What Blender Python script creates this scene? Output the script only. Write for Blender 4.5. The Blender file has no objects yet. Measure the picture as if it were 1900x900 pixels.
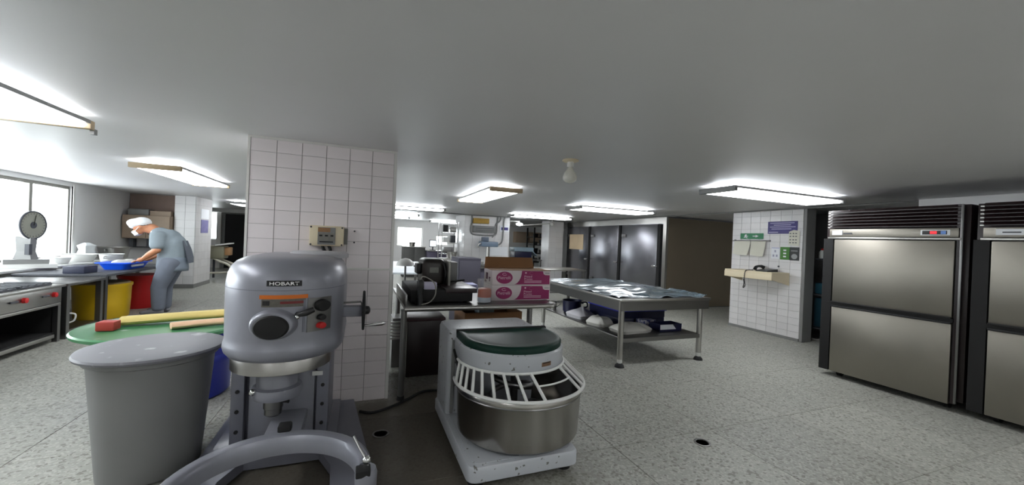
import bpy, bmesh, math, random
from mathutils import Vector, Matrix
random.seed(7)
sc = bpy.context.scene
COL = sc.collection

# ------------------------------------------------------------------ camera
def set_camera():
    yaw, pitch, roll = [math.radians(v) for v in (21.3, -0.18, 2.4)]
    fwd = Vector((math.sin(yaw)*math.cos(pitch), math.cos(yaw)*math.cos(pitch), math.sin(pitch)))
    right = Vector((math.cos(yaw), -math.sin(yaw), 0))
    up = right.cross(fwd)
    r2 = right*math.cos(roll) + up*math.sin(roll)
    u2 = up*math.cos(roll) - right*math.sin(roll)
    m = Matrix((r2, u2, -fwd)).transposed().to_4x4()
    m.translation = (0, 0, 1.5)
    cam = bpy.data.cameras.new('camera')
    cam.sensor_fit = 'HORIZONTAL'; cam.sensor_width = 36
    cam.lens = 36*722/1900
    cam.clip_start = 0.05; cam.clip_end = 200
    o = bpy.data.objects.new('camera', cam); COL.objects.link(o)
    o.matrix_world = m
    sc.camera = o
set_camera()

# ------------------------------------------------------------------ sky, exposure
SKY = 13.0
LAMP = 12.0
w = bpy.data.worlds.new('overcast_sky'); sc.world = w; w.use_nodes = True
bg = w.node_tree.nodes['Background']
bg.inputs[0].default_value = (0.93, 0.97, 1.0, 1); bg.inputs[1].default_value = SKY
vs = sc.view_settings
vs.view_transform = 'Standard'; vs.look = 'None'; vs.gamma = 1; vs.use_curve_mapping = False
vs.exposure = 0.0
try:
    sc.cycles.use_denoising = True
    sc.cycles.max_bounces = 8
    sc.cycles.sample_clamp_indirect = 6
    sc.cycles.caustics_reflective = False; sc.cycles.caustics_refractive = False
except Exception:
    pass
def portal(loc, rot, sx, sy):
    l = bpy.data.lights.new('window_portal', 'AREA'); l.shape = 'RECTANGLE'; l.size = sx; l.size_y = sy
    l.cycles.is_portal = True
    o = bpy.data.objects.new('window_portal', l); COL.objects.link(o)
    o.location = loc; o.rotation_euler = rot
portal((-5.36, 6.6, 1.5), (0, math.radians(-90), 0), 1.42, 7.1)
portal((2.1, 18.3, 1.52), (math.radians(-90), 0, 0), 1.15, 0.85)

# ------------------------------------------------------------------ materials
def lin(c):
    return tuple(((v/255)/12.92 if v/255 <= 0.04045 else ((v/255+0.055)/1.055)**2.4) for v in c)
MATS = {}
def mat(name, rgb, rough=0.5, metal=0.0, var=0.0, scale=8.0, bump=0.0, bscale=60.0, spec=0.5, emit=None, estr=0, trans=0.0, coat=0.0, aniso=None, rgb2=None, thresh=None, objvar=0.0, sub=None):
    """procedural principled material: base colour with noise variation, optional second colour in blotches, bump"""
    if name in MATS: return MATS[name]
    m = bpy.data.materials.new(name); m.use_nodes = True
    nt = m.node_tree; b = nt.nodes['Principled BSDF']; N = nt.nodes.new; L = nt.links.new
    c = lin(rgb)
    b.inputs['Base Color'].default_value = (*c, 1)
    b.inputs['Roughness'].default_value = rough; b.inputs['Metallic'].default_value = metal
    b.inputs['Specular IOR Level'].default_value = spec
    if coat: b.inputs['Coat Weight'].default_value = coat; b.inputs['Coat Roughness'].default_value = 0.15
    if trans: b.inputs['Transmission Weight'].default_value = trans
    tc = N('ShaderNodeTexCoord'); 
    src = tc.outputs['Object']
    if aniso:
        mp = N('ShaderNodeMapping'); mp.inputs['Scale'].default_value = aniso; L(src, mp.inputs[0]); srcn = mp.outputs[0]
    else: srcn = src
    colsock = None
    if var > 0 or rgb2 is not None:
        nz = N('ShaderNodeTexNoise'); nz.inputs['Scale'].default_value = scale; nz.inputs['Detail'].default_value = 5
        L(srcn, nz.inputs['Vector'])
        mx = N('ShaderNodeMix'); mx.data_type = 'RGBA'
        if rgb2 is not None:
            c2 = lin(rgb2); t = thresh or (0.45, 0.6)
            rp = N('ShaderNodeMapRange'); rp.inputs[1].default_value = t[0]; rp.inputs[2].default_value = t[1]
            L(nz.outputs['Fac'], rp.inputs[0]); L(rp.outputs[0], mx.inputs[0])
            mx.inputs[6].default_value = (*c, 1); mx.inputs[7].default_value = (*c2, 1)
        else:
            L(nz.outputs['Fac'], mx.inputs[0])
            mx.inputs[6].default_value = (*[v*(1-var) for v in c], 1); mx.inputs[7].default_value = (*[min(1, v*(1+var)) for v in c], 1)
        colsock = mx.outputs[2]
    if objvar > 0:
        oi = N('ShaderNodeObjectInfo'); hs = N('ShaderNodeHueSaturation')
        mr = N('ShaderNodeMapRange'); mr.inputs[3].default_value = 1-objvar; mr.inputs[4].default_value = 1+objvar
        L(oi.outputs['Random'], mr.inputs[0]); L(mr.outputs[0], hs.inputs['Value'])
        if colsock: L(colsock, hs.inputs['Color'])
        else: hs.inputs['Color'].default_value = (*c, 1)
        colsock = hs.outputs[0]
    if colsock: L(colsock, b.inputs['Base Color'])
    if bump > 0:
        n2 = N('ShaderNodeTexNoise'); n2.inputs['Scale'].default_value = bscale; n2.inputs['Detail'].default_value = 4
        L(srcn, n2.inputs['Vector'])
        bp = N('ShaderNodeBump'); bp.inputs['Strength'].default_value = bump; bp.inputs['Distance'].default_value = 0.01
        L(n2.outputs['Fac'], bp.inputs['Height']); L(bp.outputs[0], b.inputs['Normal'])
    if emit:
        b.inputs['Emission Color'].default_value = (*emit, 1); b.inputs['Emission Strength'].default_value = estr
    MATS[name] = m
    return m

def terrazzo(name, base, dark, light):
    m = bpy.data.materials.new(name); m.use_nodes = True
    nt = m.node_tree; b = nt.nodes['Principled BSDF']; N = nt.nodes.new; L = nt.links.new
    geo = N('ShaderNodeNewGeometry')
    def vor(scale, t0, t1):
        v = N('ShaderNodeTexVoronoi'); v.inputs['Scale'].default_value = scale; L(geo.outputs['Position'], v.inputs['Vector'])
        w_ = N('ShaderNodeSeparateColor'); L(v.outputs['Color'], w_.inputs[0])
        r = N('ShaderNodeMapRange'); r.inputs[1].default_value = t0; r.inputs[2].default_value = t1; L(w_.outputs[0], r.inputs[0])
        return r.outputs[0]
    big = N('ShaderNodeTexNoise'); big.inputs['Scale'].default_value = 0.9; big.inputs['Detail'].default_value = 4; L(geo.outputs['Position'], big.inputs['Vector'])
    m0 = N('ShaderNodeMix'); m0.data_type = 'RGBA'; L(big.outputs['Fac'], m0.inputs[0])
    m0.inputs[6].default_value = (*[v*0.72 for v in lin(base)], 1); m0.inputs[7].default_value = (*[v*1.2 for v in lin(base)], 1)
    m1 = N('ShaderNodeMix'); m1.data_type = 'RGBA'; L(vor(75, 0.66, 0.7), m1.inputs[0]); L(m0.outputs[2], m1.inputs[6]); m1.inputs[7].default_value = (*lin(light), 1)
    m2 = N('ShaderNodeMix'); m2.data_type = 'RGBA'; L(vor(58, 0.84, 0.87), m2.inputs[0]); L(m1.outputs[2], m2.inputs[6]); m2.inputs[7].default_value = (*lin(dark), 1)
    oi = N('ShaderNodeObjectInfo'); hs = N('ShaderNodeHueSaturation'); mr = N('ShaderNodeMapRange')
    mr.inputs[3].default_value = 0.94; mr.inputs[4].default_value = 1.06; L(oi.outputs['Random'], mr.inputs[0]); L(mr.outputs[0], hs.inputs['Value'])
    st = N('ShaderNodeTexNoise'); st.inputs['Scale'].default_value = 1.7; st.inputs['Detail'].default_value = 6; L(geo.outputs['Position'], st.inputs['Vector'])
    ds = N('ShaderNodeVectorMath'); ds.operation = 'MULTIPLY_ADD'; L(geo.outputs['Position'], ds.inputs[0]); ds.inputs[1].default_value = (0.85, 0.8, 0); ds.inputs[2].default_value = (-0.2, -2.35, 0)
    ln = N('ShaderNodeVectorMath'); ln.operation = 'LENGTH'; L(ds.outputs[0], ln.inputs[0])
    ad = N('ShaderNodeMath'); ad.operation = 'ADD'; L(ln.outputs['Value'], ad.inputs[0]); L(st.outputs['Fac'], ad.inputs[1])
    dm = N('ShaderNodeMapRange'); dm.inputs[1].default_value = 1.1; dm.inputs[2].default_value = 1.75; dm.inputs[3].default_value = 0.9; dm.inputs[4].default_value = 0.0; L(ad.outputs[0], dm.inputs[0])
    m3 = N('ShaderNodeMix'); m3.data_type = 'RGBA'; L(dm.outputs[0], m3.inputs[0]); L(m2.outputs[2], m3.inputs[6]); m3.inputs[7].default_value = (*lin((74, 66, 55)), 1)  # brown floor dirt around the mixers, with the shade under them painted in
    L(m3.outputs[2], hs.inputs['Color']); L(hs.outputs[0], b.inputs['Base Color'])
    rn = N('ShaderNodeMapRange'); rn.inputs[3].default_value = 0.38; rn.inputs[4].default_value = 0.6; L(big.outputs['Fac'], rn.inputs[0]); L(rn.outputs[0], b.inputs['Roughness'])
    MATS[name] = m
    return m

def brushed(name, rgb, rough=0.3, stretch=(2, 2, 60), var=0.06):
    m = mat(name, rgb, rough, 1.0, var=var, scale=3, aniso=stretch, bump=0.04, bscale=40)
    return m

M_ceil = mat('ceiling_paint', (215, 214, 215), 0.42, var=0.03, scale=2, bump=0.03, bscale=25)
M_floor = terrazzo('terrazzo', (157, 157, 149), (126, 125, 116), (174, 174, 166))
M_joint = mat('floor_joint', (140, 138, 129), 0.8, var=0.2)
M_wall = mat('white_wall_paint', (226, 225, 224), 0.5, var=0.04, scale=2)
M_tile = mat('white_glazed_tile', (222, 220, 220), 0.22, var=0.03, scale=5, objvar=0.035)
M_tilep = mat('pinkish_glazed_tile', (232, 224, 225), 0.25, var=0.03, scale=5, objvar=0.03)
M_grout = mat('grey_grout', (150, 145, 142), 0.8, var=0.15)
M_trimw = mat('white_plastic_trim', (214, 212, 208), 0.4)
M_greytrim = mat('grey_painted_metal', (128, 128, 127), 0.45, var=0.06)
M_alu = mat('aluminium_frame', (132, 130, 124), 0.4, 0.7, var=0.05)
M_steel = brushed('brushed_steel', (176, 174, 170), 0.3)
M_steeld = brushed('worn_steel', (128, 127, 126), 0.34)
M_steeldoor = brushed('cold_room_steel', (150, 150, 156), 0.27, (3, 3, 30), 0.08)
M_fridge = brushed('fridge_steel', (148, 143, 134), 0.42, (40, 2, 2), 0.05)
M_chrome = mat('chrome', (215, 215, 215), 0.12, 1.0)
M_black = mat('black_plastic', (18, 18, 20), 0.4)
M_blackm = mat('matt_black', (13, 12, 13), 0.7)
M_rubber = mat('black_rubber', (20, 20, 21), 0.75)
M_maroon = mat('dark_maroon_enamel', (34, 20, 22), 0.35, var=0.12)
M_hamm = mat('grey_hammertone_enamel', (142, 143, 152), 0.38, 0.3, var=0.05, scale=20, bump=0.02, bscale=90, coat=0.12)
M_hammd = mat('grey_enamel_worn', (118, 119, 130), 0.38, 0.3, var=0.1, scale=6, coat=0.15)
M_whitemix = mat('chipped_white_enamel', (184, 187, 192), 0.32, rgb2=(104, 102, 98), thresh=(0.655, 0.675), scale=26)
M_greenlid = mat('dark_green_plastic', (14, 44, 36), 0.42, spec=0.18)
M_white = mat('white_plastic', (225, 225, 222), 0.4)
M_bin = mat('grey_bin_plastic', (122, 122, 122), 0.45, var=0.08, scale=4, bump=0.03, bscale=12)
M_binlid = mat('floury_grey_lid', (112, 112, 118), 0.5, rgb2=(176, 176, 180), thresh=(0.62, 0.75), scale=9, bump=0.05, bscale=20)
M_blue = mat('blue_plastic', (26, 42, 150), 0.35)
M_bluebright = mat('bright_blue_plastic', (24, 96, 250), 0.35)
M_greentray = mat('green_plastic_lid', (66, 128, 84), 0.35, rgb2=(190, 205, 200), thresh=(0.66, 0.76), scale=5)
M_card = mat('yellow_cardboard', (214, 194, 120), 0.7, var=0.1)
M_cardp = mat('pale_cardboard', (226, 186, 152), 0.7, var=0.1)
M_redend = mat('red_paper', (170, 60, 52), 0.6)
M_brownbox = mat('brown_cardboard', (128, 88, 52), 0.75, var=0.1)
M_boxwhite = mat('printed_white_carton', (212, 200, 202), 0.55, var=0.03)
M_magenta = mat('magenta_print', (142, 16, 88), 0.5)
M_pinkink = mat('pale_pink_ink', (226, 190, 206), 0.5)
M_yellow = mat('yellow_plastic', (206, 168, 22), 0.4, var=0.06)
M_red = mat('red_plastic', (190, 30, 32), 0.4)
M_redlit = mat('red_led', (255, 30, 30), 0.4, emit=(1, 0.03, 0.05), estr=0.8)
M_cream = mat('cream_laminate', (222, 208, 178), 0.45)
M_beige = mat('beige_metal', (178, 158, 128), 0.5)
M_cab = mat('beige_cupboard', (170, 150, 130), 0.55, var=0.04)
M_brick = mat('brown_brickwork', (138, 118, 108), 0.8, var=0.15)
M_brown = mat('brown_steel_panel', (132, 120, 103), 0.4, 0.45, var=0.12, scale=1.2)
M_signblue = mat('navy_sign', (44, 32, 112), 0.4)
M_signgreen = mat('green_sign', (10, 120, 72), 0.4)
M_signwhite = mat('sign_white', (226, 228, 232), 0.5)
M_postergreen = mat('green_poster', (62, 120, 40), 0.5, var=0.15, scale=20)
M_posterblack = mat('black_poster', (30, 32, 32), 0.5)
M_paper = mat('paper', (214, 212, 198), 0.7, var=0.03)
M_orange = mat('orange_label', (214, 110, 20), 0.5)
M_labelgrey = mat('printed_label', (96, 92, 84), 0.5, var=0.4, scale=60)
M_ink = mat('grey_ink', (70, 72, 78), 0.6)
M_skin = mat('skin', (190, 128, 92), 0.5, var=0.05)
M_uniform = mat('grey_blue_cotton', (132, 143, 150), 0.85, var=0.08, scale=14, bump=0.15, bscale=30)
M_uniformd = mat('grey_trousers', (104, 110, 122), 0.85, var=0.08, scale=14, bump=0.15, bscale=30)
M_apron = mat('slate_apron', (120, 130, 142), 0.8, var=0.06, bump=0.1, bscale=20)
M_capw = mat('white_cotton', (236, 238, 240), 0.8, bump=0.1, bscale=30)
M_shoe = mat('dark_shoe', (60, 62, 72), 0.6)
M_film = mat('grey_blue_plastic_sheet', (96, 112, 122), 0.16, 0.25, var=0.2, scale=6, bump=0.9, bscale=9, coat=0.5)
M_bag = mat('white_flour_bag', (206, 204, 198), 0.5, bump=0.3, bscale=12)
M_navy = mat('navy_plastic', (16, 20, 58), 0.4)
M_glass = None
M_sauce = mat('orange_brown_sauce', (164, 60, 14), 0.4)
M_pane = None
def pane_material():
    m = bpy.data.materials.new('window_glass'); m.use_nodes = True
    nt = m.node_tree; nt.nodes.clear()
    o = nt.nodes.new('ShaderNodeOutputMaterial'); t = nt.nodes.new('ShaderNodeBsdfTransparent'); g = nt.nodes.new('ShaderNodeBsdfGlossy')
    g.inputs['Roughness'].default_value = 0.03; t.inputs[0].default_value = (0.95, 0.97, 0.97, 1)
    mx = nt.nodes.new('ShaderNodeMixShader'); mx.inputs[0].default_value = 0.06
    nt.links.new(t.outputs[0], mx.inputs[1]); nt.links.new(g.outputs[0], mx.inputs[2]); nt.links.new(mx.outputs[0], o.inputs[0])
    return m
M_pane = pane_material()
def clear_plastic():
    m = bpy.data.materials.new('clear_plastic'); m.use_nodes = True
    nt = m.node_tree; b = nt.nodes['Principled BSDF']; o = nt.nodes['Material Output']
    b.inputs['Base Color'].default_value = (0.75, 0.74, 0.7, 1); b.inputs['Roughness'].default_value = 0.15
    t = nt.nodes.new('ShaderNodeBsdfTransparent'); mx = nt.nodes.new('ShaderNodeMixShader'); mx.inputs[0].default_value = 0.1
    nt.links.new(t.outputs[0], mx.inputs[1]); nt.links.new(b.outputs[0], mx.inputs[2]); nt.links.new(mx.outputs[0], o.inputs[0])
    return m
M_glass = clear_plastic()
M_tube = mat('lit_diffuser', (240, 245, 250), 0.4, emit=(0.95, 0.98, 1.0), estr=LAMP)
M_bulbw = mat('opal_bulb', (216, 214, 204), 0.25)
M_bulblit = mat('lit_lamp', (250, 250, 255), 0.4, emit=(0.9, 0.95, 1.0), estr=LAMP*1.2)
M_screen = mat('lit_monitor', (230, 235, 240), 0.3, emit=(0.9, 0.95, 1), estr=0.9)

# ------------------------------------------------------------------ mesh helpers
OFF = {}
class MB:
    def __init__(s): s.bm = bmesh.new()
    def box(s, x0, x1, y0, y1, z0, z1, r=0, seg=2):
        b = s.bm if not r else bmesh.new()
        v = [b.verts.new(p) for p in ((x0,y0,z0),(x1,y0,z0),(x1,y1,z0),(x0,y1,z0),(x0,y0,z1),(x1,y0,z1),(x1,y1,z1),(x0,y1,z1))]
        for f in ((3,2,1,0),(4,5,6,7),(0,1,5,4),(1,2,6,5),(2,3,7,6),(3,0,4,7)): b.faces.new([v[i] for i in f])
        if r:
            bmesh.ops.bevel(b, geom=list(b.edges), offset=r, segments=seg, profile=0.5, affect='EDGES')
            s.merge(b)
        return s
    def merge(s, b, mtx=None):
        b.verts.index_update()
        vs_ = [s.bm.verts.new((mtx @ v.co) if mtx else v.co) for v in b.verts]
        for f in b.faces:
            try: s.bm.faces.new([vs_[v.index] for v in f.verts])
            except ValueError: pass
        b.free()
    def rings(s, rs, cap0=True, cap1=True, closed=True):
        prev = None; first = None
        for r in rs:
            cur = [s.bm.verts.new(p) for p in r]
            if prev:
                n = len(cur)
                for i in range(n if closed else n-1):
                    j = (i+1) % n
                    s.bm.faces.new((prev[i], prev[j], cur[j], cur[i]))
            else: first = cur
            prev = cur
        if cap0 and closed: s.bm.faces.new(list(reversed(first)))
        if cap1 and closed: s.bm.faces.new(prev)
        return s
    def lathe(s, prof, c=(0,0,0), n=32, axis='z', cap0=True, cap1=True):
        rs = []
        for r, h in prof:
            r = max(r, 1e-4)
            ring = []
            for k in range(n):
                a = 2*math.pi*k/n; u, v = r*math.cos(a), r*math.sin(a)
                p = (u, v, h) if axis == 'z' else ((h, u, v) if axis == 'x' else (v, h, u))
                ring.append((c[0]+p[0], c[1]+p[1], c[2]+p[2]))
            rs.append(ring)
        return s.rings(rs, cap0, cap1)
    def cyl(s, p0, p1, r0, r1=None, n=16):
        r1 = r0 if r1 is None else r1
        p0, p1 = Vector(p0), Vector(p1); d = (p1-p0).normalized()
        a = d.cross(Vector((0,0,1)));
        if a.length < 1e-3: a = Vector((1,0,0))
        a.normalize(); b = d.cross(a)
        rs = [[tuple(p + (a*math.cos(2*math.pi*k/n) + b*math.sin(2*math.pi*k/n))*r) for k in range(n)] for p, r in ((p0,r0),(p1,r1))]
        return s.rings(rs)
    def tube(s, pts, r, n=8, closed=False):
        pts = [Vector(p) for p in pts]; rs = []; m = len(pts); a = None
        for i, p in enumerate(pts):
            if closed: d = (pts[(i+1) % m]-pts[i-1])
            else: d = pts[min(i+1, m-1)]-pts[max(i-1, 0)]
            d.normalize()
            if a is None:
                a = d.cross(Vector((0,0,1)))
                if a.length < 1e-3: a = Vector((1,0,0))
            a = (a - d*a.dot(d)).normalized(); b = d.cross(a)
            rr = r[i] if isinstance(r, (list, tuple)) else r
            rs.append([tuple(p + (a*math.cos(2*math.pi*k/n) + b*math.sin(2*math.pi*k/n))*rr) for k in range(n)])
        if closed: rs.append(rs[0]); s.rings(rs, False, False); bmesh.ops.remove_doubles(s.bm, verts=s.bm.verts, dist=1e-6)
        else: s.rings(rs)
        return s
    def sph(s, c, r, u=20, v=12):
        rx, ry, rz = (r, r, r) if not isinstance(r, (tuple, list)) else r
        rs = []
        for i in range(1, v):
            t = math.pi*i/v
            rs.append([(c[0]+rx*math.sin(t)*math.cos(2*math.pi*k/u), c[1]+ry*math.sin(t)*math.sin(2*math.pi*k/u), c[2]-rz*math.cos(t)) for k in range(u)])
        return s.rings(rs)
    def prism(s, pts, z0, z1):
        return s.rings([[(x, y, z0) for x, y in pts], [(x, y, z1) for x, y in pts]])
    def plate(s, pts, n):
        """flat polygon given in 3D, given thickness vector n"""
        n = Vector(n)
        return s.rings([[tuple(Vector(p)) for p in pts], [tuple(Vector(p)+n) for p in pts]])
    def build(s, name, m, parent=None, smooth=40, mods=None):
        bmesh.ops.recalc_face_normals(s.bm, faces=list(s.bm.faces))
        me = bpy.data.meshes.new(name)
        if parent is not None: off = Vector(OFF.get(parent.name, (0,0,0)))
        else:
            cs = [v.co for v in s.bm.verts]
            off = Vector(((min(c.x for c in cs)+max(c.x for c in cs))/2, (min(c.y for c in cs)+max(c.y for c in cs))/2, min(c.z for c in cs)))
        for v in s.bm.verts: v.co -= off
        s.bm.to_mesh(me); s.bm.free()
        if smooth:
            for p in me.polygons: p.use_smooth = True
            me.set_sharp_from_angle(angle=math.radians(smooth))
        me.materials.append(m)
        o = bpy.data.objects.new(name, me); COL.objects.link(o)
        if parent is not None:
            o.parent = parent; OFF[o.name] = tuple(off)
        else:
            o.location = off; OFF[o.name] = tuple(off)
        return o

def tag(o, label=None, cat=None, group=None, kind=None):
    if label: o['label'] = label
    if cat: o['category'] = cat
    if group: o['group'] = group
    if kind: o['kind'] = kind
    return o
def thing(name, label, cat, loc=(0,0,0), group=None):
    o = bpy.data.objects.new(name, None); COL.objects.link(o); o.location = loc; o.empty_display_size = 0.1
    OFF[o.name] = tuple(loc)
    return tag(o, label, cat, group)
def part_label(o, label): o['label'] = label; return o
def struct(name, mb, m, smooth=0):
    o = mb.build(name, m, None, smooth); o['kind'] = 'structure'; return o
def dup(root, delta, label=None, group=None):
    r = root.copy(); COL.objects.link(r); r.location = Vector(root.location)+Vector(delta)
    if label: r['label'] = label
    if group: r['group'] = group
    for ch in list(root.children):
        c = ch.copy(); COL.objects.link(c); c.parent = r
        for g in list(ch.children):
            d = g.copy(); COL.objects.link(d); d.parent = c
    return r
def share(proto, loc, parent):
    """copy of a small piece sharing its mesh; loc in world"""
    c = proto.copy(); COL.objects.link(c); c.parent = parent
    c.location = Vector(loc) - Vector(OFF[parent.name]); return c
def tiles(parent, u0, u1, v0, v1, pu, pv, place, size, m, gap=0.005, skip=None):
    """grid of tile pieces. place(u,v)->world centre; size(du,dv)->box half sizes"""
    nu = max(1, round((u1-u0)/pu)); nv = max(1, round((v1-v0)/pv)); du = (u1-u0)/nu; dv = (v1-v0)/nv
    me = bpy.data.meshes.new('tile'); b = MB(); hx, hy, hz = size((du-gap)/2, (dv-gap*0.55)/2); b.box(-hx, hx, -hy, hy, -hz, hz); 
    bmesh.ops.recalc_face_normals(b.bm, faces=list(b.bm.faces)); b.bm.to_mesh(me); b.bm.free(); me.materials.append(m)
    for i in range(nu):
        for j in range(nv):
            u, v = u0+(i+0.5)*du, v0+(j+0.5)*dv
            if skip and skip(u, v): continue
            o = bpy.data.objects.new('tile', me); COL.objects.link(o); o.parent = parent
            o.location = Vector(place(u, v)) - Vector(OFF[parent.name])
def text(name, s, o, xd, ud, w_, h_, m, parent, off=0.002, bold=False):
    """flat lettering, bottom-left corner at o, along xd, up ud, fitted to w_ x h_"""
    cu = bpy.data.curves.new('t', 'FONT'); cu.body = s; cu.align_x = 'LEFT'; cu.resolution_u = 3
    if bold: cu.offset = 0.012
    ob = bpy.data.objects.new('t', cu); COL.objects.link(ob)
    dg = bpy.context.evaluated_depsgraph_get()
    me = bpy.data.meshes.new_from_object(ob.evaluated_get(dg))
    bpy.data.objects.remove(ob)
    xs = [v.co.x for v in me.vertices]; ys = [v.co.y for v in me.vertices]
    x0, x1, y0, y1 = min(xs), max(xs), min(ys), max(ys)
    o, xd, ud = Vector(o), Vector(xd).normalized(), Vector(ud).normalized(); n = xd.cross(ud)
    P = Vector(OFF[parent.name])
    for v in me.vertices:
        v.co = o + xd*((v.co.x-x0)/(x1-x0)*w_) + ud*((v.co.y-y0)/(y1-y0)*h_) + n*off - P
    me.name = name; me.materials.clear(); me.materials.append(m)
    t = bpy.data.objects.new(name, me); COL.objects.link(t); t.parent = parent; OFF[t.name] = tuple(P)
    return t
def arc(cx, cy, r, a0, a1, n):
    return [(cx+r*math.cos(math.radians(a0+(a1-a0)*i/(n-1))), cy+r*math.sin(math.radians(a0+(a1-a0)*i/(n-1)))) for i in range(n)]
def smoothpath(pts, n=6):
    P = [Vector(p) for p in pts]; out = []
    for i in range(len(P)-1):
        a, b, c, d = P[max(i-1, 0)], P[i], P[i+1], P[min(i+2, len(P)-1)]
        for k in range(n):
            t = k/n
            out.append(0.5*((2*b)+(c-a)*t+(2*a-5*b+4*c-d)*t*t+(3*b-a-3*c+d)*t**3))
    out.append(P[-1]); return out
def wallgrid(us, vs_, holes, fn):
    """solid wall from grid cells, minus holes; fn(u0,u1,v0,v1)->box args"""
    b = MB()
    for i in range(len(us)-1):
        for j in range(len(vs_)-1):
            cu, cv = (us[i]+us[i+1])/2, (vs_[j]+vs_[j+1])/2
            if any(h[0] < cu < h[1] and h[2] < cv < h[3] for h in holes): continue
            b.box(*fn(us[i], us[i+1], vs_[j], vs_[j+1]))
    bmesh.ops.remove_doubles(b.bm, verts=b.bm.verts, dist=1e-5)
    # drop the doubled inner faces between cells
    seen = {}
    for f in list(b.bm.faces):
        k = tuple(sorted(v.index for v in f.verts)) if False else tuple(sorted((round(v.co.x,4), round(v.co.y,4), round(v.co.z,4)) for v in f.verts))
        seen.setdefault(k, []).append(f)
    bmesh.ops.delete(b.bm, geom=[f for fs in seen.values() if len(fs) > 1 for f in fs], context='FACES_ONLY')
    return b

# ================================================================== SETTING
H = 2.28
fl = struct('floor', MB().box(-6.2, 10.4, -2.5, 18.4, -0.12, -0.004), M_joint)
def slab_mesh(w_, d_):
    b = MB(); e = 0.0018; t = 0.006
    b.rings([[(-w_/2, -d_/2, -t), (w_/2, -d_/2, -t), (w_/2, d_/2, -t), (-w_/2, d_/2, -t)], [(-w_/2, -d_/2, -e), (w_/2, -d_/2, -e), (w_/2, d_/2, -e), (-w_/2, d_/2, -e)],
             [(-w_/2+e, -d_/2+e, 0), (w_/2-e, -d_/2+e, 0), (w_/2-e, d_/2-e, 0), (-w_/2+e, d_/2-e, 0)]])
    return b
S = 0.95; sx0 = 2.77-S*9; sy0 = 2.4-S*5
proto = slab_mesh(S-0.004, S-0.004)
bmesh.ops.recalc_face_normals(proto.bm, faces=list(proto.bm.faces))
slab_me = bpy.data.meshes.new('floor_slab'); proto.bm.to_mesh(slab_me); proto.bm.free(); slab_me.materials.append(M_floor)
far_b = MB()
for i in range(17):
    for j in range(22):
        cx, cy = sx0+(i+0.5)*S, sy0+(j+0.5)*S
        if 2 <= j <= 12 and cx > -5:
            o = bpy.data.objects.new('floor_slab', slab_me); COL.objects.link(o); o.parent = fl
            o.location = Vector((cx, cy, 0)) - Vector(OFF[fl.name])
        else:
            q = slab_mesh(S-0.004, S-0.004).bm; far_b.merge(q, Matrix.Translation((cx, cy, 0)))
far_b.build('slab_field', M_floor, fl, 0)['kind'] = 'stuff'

struct('ceiling', MB().box(-6.2, 10.4, -2.5, 18.4, H, H+0.12), M_ceil)

# left window wall
WZ0, WZ1 = 0.83, 2.2
WY = [3.2, 4.7, 6.2, 7.7, 9.16, 10.1]
struct('wall_left', wallgrid([-2.5, 3.2, 10.1, 12.1], [0, WZ0, WZ1, H], [(3.2, 10.1, WZ0, WZ1)], lambda a, b, c, d: (-5.42, -5.2, a, b, c, d)), M_wall)
for k in range(5):
    y0, y1 = WY[k], WY[k+1]
    e = thing('window_%d' % (k+1), None, None, (-5.3, (y0+y1)/2, WZ0)); e['kind'] = 'structure'
    fb = wallgrid([y0, y0+0.035, y1-0.035, y1], [WZ0, WZ0+0.04, WZ1-0.055, WZ1], [(y0+0.035, y1-0.035, WZ0+0.04, WZ1-0.055)], lambda a, b, c, d: (-5.33, -5.25, a, b, c, d))
    fb.build('window_frame', M_alu, e, 0)
    MB().box(-5.295, -5.285, y0+0.035, y1-0.035, WZ0+0.04, WZ1-0.055).build('pane', M_pane, e, 0)
wlt = struct('trim_1', MB().box(-5.22, -5.19, 10.1, 10.16, 0.8, 2.24), M_trimw)

struct('wall_back_left', MB().box(-5.42, -4.25, 12.1, 12.3, 0, H), M_wall)
struct('wall_hall', MB().box(-6.2, -6.0, 12.3, 18.4, 0, H), M_wall)
struct('wall_hall_return', MB().box(-6.0, -5.42, 12.1, 12.3, 0, H), M_wall)
struct('wall_near', MB().box(-5.42, 10.4, -2.7, -2.5, 0, H), M_wall)
# far wall with its windows and doors
fx = [-6.2, -5.44, -5.18, -4.92, -4.24, 1.53, 2.66, 3.28, 3.87, 10.4]; fz = [0, 1.08, 1.16, 1.63, 1.96, 2.12, 2.18, H]
fholes = [(1.53, 2.66, 1.08, 1.96), (3.28, 3.87, 1.16, 1.63), (-5.44, -5.18, 1.08, 2.18)]
struct('wall_far', wallgrid(fx, fz, fholes, lambda a, b, c, d: (a, b, 18.2, 18.4, c, d)), M_wall)
for k, (x0, x1, _, _2) in enumerate(fholes):
    z0, z1 = fholes[k][2], fholes[k][3]
    e = thing('window_%d' % (k+6), None, None, ((x0+x1)/2, 18.3, z0)); e['kind'] = 'structure'
    wallgrid([x0, x0+0.04, x1-0.04, x1], [z0, z0+0.04, z1-0.04, z1], [(x0+0.04, x1-0.04, z0+0.04, z1-0.04)], lambda a, b, c, d: (a, b, 18.26, 18.32, c, d)).build('window_frame', M_trimw, e, 0)
    MB().box(x0+0.04, x1-0.04, 18.285, 18.295, z0+0.04, z1-0.04).build('pane', M_pane, e, 0)
e = thing('door_1', None, None, (-4.4, 18.15, 0)); e['kind'] = 'structure'
MB().box(-4.9, -4.0, 18.12, 18.19, 0.0, 2.1).build('door_leaf', M_blackm, e, 0)
wallgrid([-4.98, -4.9, -4.0, -3.92], [0, 2.1, 2.17], [(-4.9, -4.0, 0, 2.1)], lambda a, b, c, d: (a, b, 18.1, 18.19, c, d)).build('door_frame', M_greytrim, e, 0)
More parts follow.
